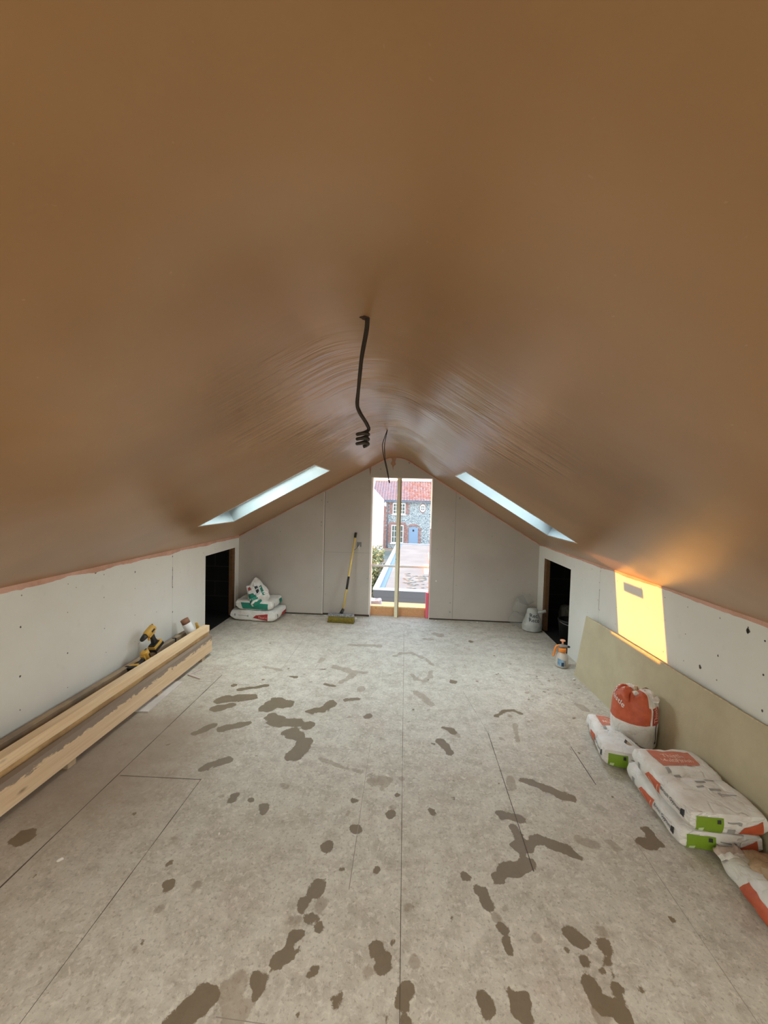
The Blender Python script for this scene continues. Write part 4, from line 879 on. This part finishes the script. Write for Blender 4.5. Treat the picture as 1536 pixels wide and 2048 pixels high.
for i in range(60):
    a = i/60*2*math.pi*3.3; coil.append((-.004+.0180*math.cos(a), .014+.016*math.sin(a), -.352-.050*i/60+.004*math.cos(a)))
MB().tube(coil, .0055, 10).build('cable_coil', CABL, t)
b = MB().blob((-.006, 0, .006), (.016, .014, .010), 4, 8, .5); b.build('cable_entry', mat('dark_hole_rim', (.05, .025, .015), .9), t)
t2 = thing('ceiling_cable', (-.176, 3.26, 2.27), 'pair of thin dark wires hanging from the ridge, farther from the camera', 'cable', group='cables hanging from the ridge')
MB().tube(smooth([(0, 0, .03), (0, 0, 0), (-.026, 0, -.08), (-.038, 0, -.14), (-.020, 0, -.24), (.005, 0, -.34), (.022, 0, -.415)]), .0032, 8).tube(smooth([(.003, 0, .03), (.002, 0, 0), (-.012, .004, -.07), (-.020, .004, -.14), (-.012, .003, -.24), (.012, .003, -.34), (.026, .002, -.425)]), .0032, 8).tube([(.024, 0, -.42), (.032, 0, -.445)], .0058, 8).build('wire_pair', CABK, t2)

# ---------------- pressure sprayer ----------------
t = thing('pressure_sprayer', (1.655, 4.035, 0), 'hand pump spray bottle with orange trigger by the right wall', 'sprayer', rz=-.15)
BOT = m_noise('milky_bottle', (.66, .60, .50), (.58, .50, .42), 6, .35); BLU = m_noise('blue_label', (.05, .22, .42), (.45, .60, .70), 25, .5)
bo = MB().lathe([(.040, 0), (.056, .004), (.060, .02), (.060, .085), (.056, .11), (.044, .135), (.033, .15), (.030, .158)], 36).build('bottle', BOT, t); bv = bvh_of(bo)
panel(bo, bv, 'blue_label', ((-.05, -.3, .025), (.012, -.3, .022), (.010, -.3, .085), (-.05, -.3, .10)), (.0, 1, 0), BLU, 10); panel(bo, bv, 'black_print', ((-.018, -.3, .028), (.006, -.3, .028), (.006, -.3, .068), (-.018, -.3, .062)), (0, 1, 0), mat('navy_print', (.02, .05, .10), .5), 5, .003)
panel(bo, bv, 'grey_label', ((.034, -.3, .03), (.050, -.3, .03), (.050, -.3, .085), (.034, -.3, .085)), (-.1, 1, 0), SGRY, 5)
MB().lathe([(.036, .158), (.038, .162), (.037, .195), (.033, .198)], 28).build('collar', ORG, t)
b = MB(); b.tube([(-.035, 0, .213), (.0, 0, .216), (.045, 0, .214)], [.018, .021, .014], 16); hd = b.build('spray_head', GRYP, t); MB().tube([(.0455, 0, .214), (.062, 0, .213), (.072, 0, .212)], [.011, .012, .006], 14).build('nozzle', BLK, t)
b = MB(); b.tube(smooth([(-.030, 0, .222), (-.055, 0, .212), (-.070, 0, .18), (-.078, 0, .14), (-.086, 0, .105)]), [.010]*25 if False else .0105, 12); b.build('trigger_handle', ORG, t)
MB().tube([(0, 0, .236), (0, 0, .262)], .009, 14).lathe([(.008, .262), (.026, .270), (.024, .280), (.012, .284)], 22).build('pump_knob', mat('pale_orange', (.85, .38, .20), .45), t)

# ---------------- plaster chips and scraps ----------------
chips = [((-1.93, 4.88), (.055, .012, .010), .1, 'thin white stick of plaster on the floor before the corner sacks'), ((1.655, 3.74), (.022, .016, .014), .5, 'white plaster chip at the foot of the leaning board'),
         ((-1.535, 1.62), (.020, .010, .008), .7, 'pale chip beside the long floor joint at lower left'), ((-.885, 1.815), (.007, .012, .005), .3, 'tiny pale chip on open floor at lower left of centre'), ((.46, 5.33), (.024, .018, .016), .2, 'white packer under the gable board just right of the doorway'),
         ((1.03, 5.345), (.020, .016, .014), .1, 'white packer under the middle of the right gable board'), ((-1.10, 5.34), (.028, .014, .012), .0, 'white packer under the gable boards left of the broom'), ((-1.55, 5.33), (.035, .015, .010), .0, 'white crumb heap under the left gable board beside the sacks'), ((.075, 2.25), (.008, .008, .005), .4, 'tiny white crumb on the middle of the floor'),
         ((-.66, 5.30), (.022, .014, .012), .0, 'white packer under the gable board right of the broom head')]
for i, ((x, y), rd, rz, lab) in enumerate(chips):
    rd = tuple(q*.72 for q in rd); o = MB().blob((0, 0, rd[2]*.75), rd, i+3, 6, .5).build('plaster_chip', CHIP); o.location = (x, y, 0); o.rotation_euler = (0, 0, rz); tag(o, lab, 'debris')
    for v in o.data.vertices: v.co.z = max(v.co.z, .0)

# ---------------- doorway: upright timber and rail ----------------
b = MB().box(-.045, -.0005, -.02, .03, 0, OZ-.003, 0).box(0, .016, -.018, .028, 0, OZ-.003, 1); o = b.build('timber_post', [m_wood('post_sunlit', (.92, .88, .66), (.88, .80, .56)), m_wood('post_shaded', (.40, .29, .16), (.32, .23, .12))], bevel=.002)  # sunlit left and shaded right side are put into the wood colours
o.location = (-.085, D+.05, .0); tag(o, 'pale upright timber standing in the middle of the open doorway', 'post')
b = MB().tube([(OX0+.0095, D+.155, .712), (OX1-.0095, D+.155, .712)], .017, 14); o = b.build('guard_rail', mat('galvanised_pale', (.80, .78, .76), .5, .0)); tag(o, 'horizontal pale guard rail across the open doorway', 'rail')

# ---------------- outside ----------------
GRD = m_noise('garden_ground', (.15, .15, .12), (.2, .19, .15), 1.2, .95)
b = MB().box(-40, 40, D+1.0, 90, -3.05, -3.0); struct(b.build('ground', GRD))
# scaffold deck and bags just outside
# flat roofed extension
DECK = m_noise('flat_roof_felt', (.30, .265, .225), (.24, .21, .18), 1.1, .9); LIP = mat('roof_lip', (.42, .45, .48), .6); LIP2 = mat('roof_gutter_grey', (.20, .25, .30), .6); ANTH = mat('anthracite_fascia', (.05, .053, .06), .5)  # the gutter strip inside the lip is plain grey blue
CLAD = mat('timber_cladding', rough=.7); nb_ = NB(CLAD); wv = nb_.n('ShaderNodeTexWave', wave_type='BANDS', bands_direction='Z'); wv.inputs['Scale'].default_value = 2.4; wv.inputs['Distortion'].default_value = 0; nb_.l(nb_.tc.outputs['Object'], wv.inputs['Vector'])
nb_.col(nb_.mix(nb_.ramp(wv.outputs['Fac'], [(.02, 1.), (.10, 0.)]), (.70, .48, .30), (.36, .22, .12)))
ang = -.034
t = thing('extension_building', (-.64, 8.2, -3.0), 'flat roofed timber clad extension with dark fascia just outside the doorway', 'building', rz=ang)
H0 = 2.70; Wx = 4.2; Ly = 8.4
MB().box(.06, Wx-.06, .06, Ly-.06, 0, H0-.23).build('clad_wall', CLAD, t); MB().box(.02, .085, .02, .085, 0, H0-.23).build('corner_post', TWHT, t)
MB().box(0, Wx, 0, Ly, H0-.229, H0-.05).box(-.015, Wx+.015, -.015, Ly+.015, H0-.12, H0+.02).build('fascia', ANTH, t)
MB().box(.22, Wx-.12, .12, Ly-.12, H0+.0205, H0+.026).build('roof_deck', DECK, t)
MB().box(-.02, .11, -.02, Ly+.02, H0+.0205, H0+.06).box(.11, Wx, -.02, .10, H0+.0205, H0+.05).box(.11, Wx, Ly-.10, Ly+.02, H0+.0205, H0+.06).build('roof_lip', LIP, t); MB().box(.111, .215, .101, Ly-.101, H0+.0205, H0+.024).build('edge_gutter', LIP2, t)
for (x0, x1, y0, y1) in ((1.28, 1.75, 3.2, 5.6), (1.10, 1.62, 1.9, 3.1)):
    o = MB().box(x0, x1, y0, y1, 0, .06).build('roof_panel', mat('white_board_out', (.85, .85, .83), .6)); o.parent = t; o.location = (0, 0, H0+.027)
random.seed(11); b = MB()
for i in range(60):
    x, y = random.uniform(.6, 1.6), random.uniform(.25, 1.9); b.blob((x, y, H0+.032), (random.uniform(.03, .10), random.uniform(.02, .05), .008), i, 5, .6)
o = b.build('dried_mortar_patches', m_noise('mortar_patch', (.22, .18, .13), (.36, .33, .27), 4, .9), t); o['kind'] = 'stuff'

# hedge
def hedge(name, x0, x1, y0, y1, z0, z1, n, label, seed):
    random.seed(seed); vs = []; fs = []
    for i in range(n):
        x, y, z = random.uniform(x0, x1), y0+(y1-y0)*random.random()**1.6, z0+(z1-z0)*random.random()**.8
        zt = z1-.25+.30*noise.noise(Vector((x*2.2, y*1.3, 0)))+.12*noise.noise(Vector((x*7, y*5, 3)))
        if z > zt: z = zt-random.random()*.3
        a, e = random.uniform(0, 6.28), random.uniform(-1.2, 1.2); s = random.uniform(.035, .075); d = Vector((math.cos(a)*math.cos(e), math.sin(a)*math.cos(e), math.sin(e))); q = d.orthogonal().normalized()*s*.5; c = Vector((x, y, z)); k = len(vs)
        vs += [c-d*s, c+q, c+d*s, c-q]; fs.append((k, k+1, k+2, k+3))
    me = bpy.data.meshes.new('foliage'); me.from_pydata([tuple(v) for v in vs], [], fs)
    M = mat('hedge_leaf', rough=.55); nb = NB(M); g = nb.n('ShaderNodeNewGeometry'); c = nb.ramp(g.outputs['Random Per Island'], [(0., (.07, .09, .025)), (.45, (.18, .19, .05)), (.8, (.46, .37, .14)), (1., (.62, .52, .28))]); nb.col(c); nb.p.inputs['Transmission Weight'].default_value = 0
    me.materials.append(M); t = thing(name, ((x0+x1)/2, (y0+y1)/2, z0), label, 'hedge')
    o = bpy.data.objects.new('foliage', me); C.objects.link(o); o.parent = t; o.location = -t.location; 
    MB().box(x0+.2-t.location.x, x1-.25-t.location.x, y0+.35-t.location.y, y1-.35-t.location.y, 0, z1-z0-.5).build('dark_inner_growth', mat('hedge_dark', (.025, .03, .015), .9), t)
hedge('hedge', -3.2, -.80, 9.0, 15.5, -3.0, .02, 26000, 'yellow green leafy hedge left of the flat roof', 5)

# flint cottage
FL = mat('flint_wall', rough=.85); nb = NB(FL); vo = nb.n('ShaderNodeTexVoronoi'); vo.inputs['Scale'].default_value = 7.5; nb.l(nb.mapping(scale=(1, 1, 1.2)), vo.inputs['Vector'])
v2 = nb.n('ShaderNodeTexVoronoi', feature='DISTANCE_TO_EDGE'); v2.inputs['Scale'].default_value = 7.5; nb.l(nb.mapping(scale=(1, 1, 1.2)), v2.inputs['Vector'])
sr = nb.n('ShaderNodeSeparateColor'); nb.l(vo.outputs['Color'], sr.inputs[0]); c = nb.ramp(sr.outputs[0], [(0., (.12, .15, .16)), (.5, (.23, .27, .27)), (1., (.36, .38, .36))]); nb.col(nb.mix(nb.ramp(v2.outputs['Distance'], [(.03, 1.), (.10, 0.)]), c, (.60, .60, .56)))
BR = m_noise('red_brick', (.30, .14, .11), (.40, .26, .22), 6, .9); PT = mat('pantiles', rough=.8); nb = NB(PT); vo = nb.n('ShaderNodeTexVoronoi'); vo.inputs['Scale'].default_value = 5.5; nb.l(nb.tc.outputs['Object'], vo.inputs['Vector']); sr = nb.n('ShaderNodeSeparateColor'); nb.l(vo.outputs['Color'], sr.inputs[0])
c = nb.ramp(sr.outputs[1], [(0., (.28, .09, .06)), (.5, (.42, .15, .09)), (1., (.40, .25, .22))]); xg = nb.n('ShaderNodeSeparateXYZ'); nb.l(nb.tc.outputs['Object'], xg.inputs[0]); nb.col(nb.mix(nb.ramp(nb.math('ADD', nb.math('MULTIPLY', xg.outputs[0], -.14), nb.math('MULTIPLY', nb.noise(.6, 3), 1.1)), [(.0, 0.), (.5, .7)]), c, (.26, .20, .21)))
BLUE = mat('pale_blue_door', (.25, .35, .46), .5); GUT = mat('grey_gutter', (.16, .20, .27), .5); WGL = mat('house_window_glass', (.13, .15, .12), .15)
t = thing('flint_cottage', (-2.2, 36, -3.0), 'flint and brick cottage with red pantile roof and pale blue door, far beyond the doorway', 'house', rz=.0)
Wc = 11.0; ez = 4.52; dz = 3.5
MB().box(0, Wc, 0, dz, 0, ez).build('flint_wall', FL, t)
b = MB()
for k in range(20): b.box(-.03, .30 if k % 2 else .46, -.04, .3, .01+k*.224, .01+k*.224+.222)
b.build('brick_quoin', BR, t)
# roof as a real corrugated tiled sheet
nx_, ny_ = 260, 60; vs = []; fs = []
for i in range(nx_+1):
    for k in range(ny_+1):
        u, v = i/nx_, k/ny_; x = -1.0+(Wc+1.2)*u; y = -.25+(dz*1.0+.25)*v; z = ez-.10+(y+.25)*.515; z += .035*math.sin(x*2*math.pi/.26)+.05*(1-(v*14) % 1)*1.0
        vs.append((x, y, z+.05))
for i in range(nx_):
    for k in range(ny_): q = i*(ny_+1)+k; fs.append((q, q+ny_+1, q+ny_+2, q+1))
me = bpy.data.meshes.new('tiled_roof'); me.from_pydata(vs, [], fs); me.materials.append(PT); o = bpy.data.objects.new('tiled_roof', me); C.objects.link(o); o.parent = t
MB().tube([(-1.0, dz, ez+1.90), (Wc+.2, dz, ez+1.90)], .12, 10).build('ridge_tile', m_noise('ridge_grey', (.40, .36, .34), (.32, .29, .27), 4, .9), t)
MB().box(-.25, Wc+.2, -.33, -.22, ez-.17, ez-.07).build('gutter', GUT, t); MB().tube([(.50, -.12, .0), (.50, -.12, ez-.25), (.62, -.24, ez-.14)], .05, 10).build('downpipe', GUT, t)
def hwin(x0, x1, z0, z1, cols, rows, arch=False):
    b = MB(); f = .08; Y0, Y1 = -.05, -.005
    b.box(x0, x1, Y0, Y1, z0, z0+f).box(x0, x1, Y0, Y1, z1-f, z1).box(x0, x0+f, Y0, Y1, z0+f, z1-f).box(x1-f, x1, Y0, Y1, z0+f, z1-f)
    for i in range(1, cols): x = x0+(x1-x0)*i/cols; w = .05 if i*2 == cols else .022; b.box(x-w, x+w, Y0, Y1, z0+f, z1-f)
    for i in range(1, rows): z = z0+(z1-z0)*i/rows; b.box(x0+f, x1-f, Y0+.004, Y1-.004, z-.02, z+.02)
    b.box(x0-.08, x1+.08, -.10, -.006, z0-.10, z0-.005)
    w = b.build('window', TWHT, t); MB().box(x0+f, x1-f, -.026, -.020, z0+f, z1-f).build('pane', WGL, w)
    for a, sg in ((x0-.01, -1), (x1+.01, 1)):
        s = MB()
        for k in range(int((z1-z0)/.15)+1):
            e = .25 if k % 2 else .39; z = z0+k*.15; p_, q_ = sorted((a, a+sg*e)); s.box(p_, q_, -.035, -.004, z, z+.145)
        s.build('brick_jamb', BR, t)
    if arch: MB().box(x0-.2, x1+.2, -.039, -.004, z1+.01, z1+.25).build('brick_arch', BR, t)
hwin(.97, 2.15, 3.20, 4.22, 4, 3); hwin(.88, 2.02, .50, 2.18, 4, 3, True)
d = MB().prism([(2.52, 0), (3.38, 0), (3.38, 1.92), (3.18, 2.02), (2.95, 2.05), (2.72, 2.02), (2.52, 1.92)], 'y', -.04, -.005).build('front_door', BLUE, t); MB().box(2.86, 3.02, -.055, -.0405, 1.62, 1.80).build('door_knocker', SBLK, d)
for a, sg in ((2.50, -1), (3.40, 1)):
    s = MB()
    for k in range(13): e = .20 if k % 2 else .30; p_, q_ = sorted((a, a+sg*e)); s.box(p_, q_, -.046, -.004, k*.15, k*.15+.145)
    s.build('brick_jamb', BR, t)
s = MB()
s.prism([(2.35, 2.08), (3.55, 2.08), (3.3, 2.26), (2.95, 2.32), (2.6, 2.26)], 'y', -.048, -.004).build('brick_arch', BR, t)
ov = []
for r in (.36, .26): ov.append([(3.75+r*.72*math.cos(a), 3.82+r*math.sin(a)) for a in [i*math.pi/12 for i in range(24)]])
MB().prism([(3.75+.30*math.cos(a), 3.82+.46*math.sin(a)) for a in [i*math.pi/12 for i in range(24)]], 'y', -.03, -.004).build('brick_surround', BR, t)
w = MB().prism(ov[0], 'y', -.05, -.031).build('window', TWHT, t)
for sx_ in (-1, 1):
    for sz in (-1, 1): MB().prism([(3.75+sx_*.03, 3.82+sz*.04), (3.75+sx_*.17, 3.82+sz*.04), (3.75+sx_*.13, 3.82+sz*.15), (3.75+sx_*.03, 3.82+sz*.23)], 'y', -.056, -.0505).build('pane', WGL, w)
MB().prism([(.18, 3.9), (.36, 3.9), (.38, 4.2), (.30, 4.32), (.22, 4.32), (.16, 4.2)], 'y', -.10, -.041).build('alarm_box', TWHT, t)
# white rendered house in front of its left end
t = thing('white_house', (-5.9, 30, -3.0), 'white rendered gable of a neighbouring house at the left of the doorway view', 'house')
MB().prism([(0, 0), (3.95, 0), (3.95, 4.5), (2.6, 5.95), (0, 5.95)], 'y', 0, 4).build('rendered_wall', mat('white_render', (.88, .87, .84), .8), t)
# white sack on the ground outside at sill level
b = MB().box(-.15, .25, -.12, .12, 0, .04); 
t = thing('scaffold_board', (-.3, D+.40, -.06), 'scaffold board just outside the doorway sill', 'board'); MB().box(-1.2, 1.4, -.13, .13, 0, .04).build('plank', TIM_D, t, bevel=.002)
MB().box(-1.22, -1.19, -.135, .135, -.005, .045).build('end_band', MET, t)
o = sack('waste_sack', .16, .24, .17, 71, [m_noise('pale_waste_sack', (.70, .66, .66), (.60, .52, .60), 8, .6)], crump=.02); o.location = (-.46, D+.42, -.0195); tag(o, 'small pale sack outside at the bottom left of the doorway', 'sack')
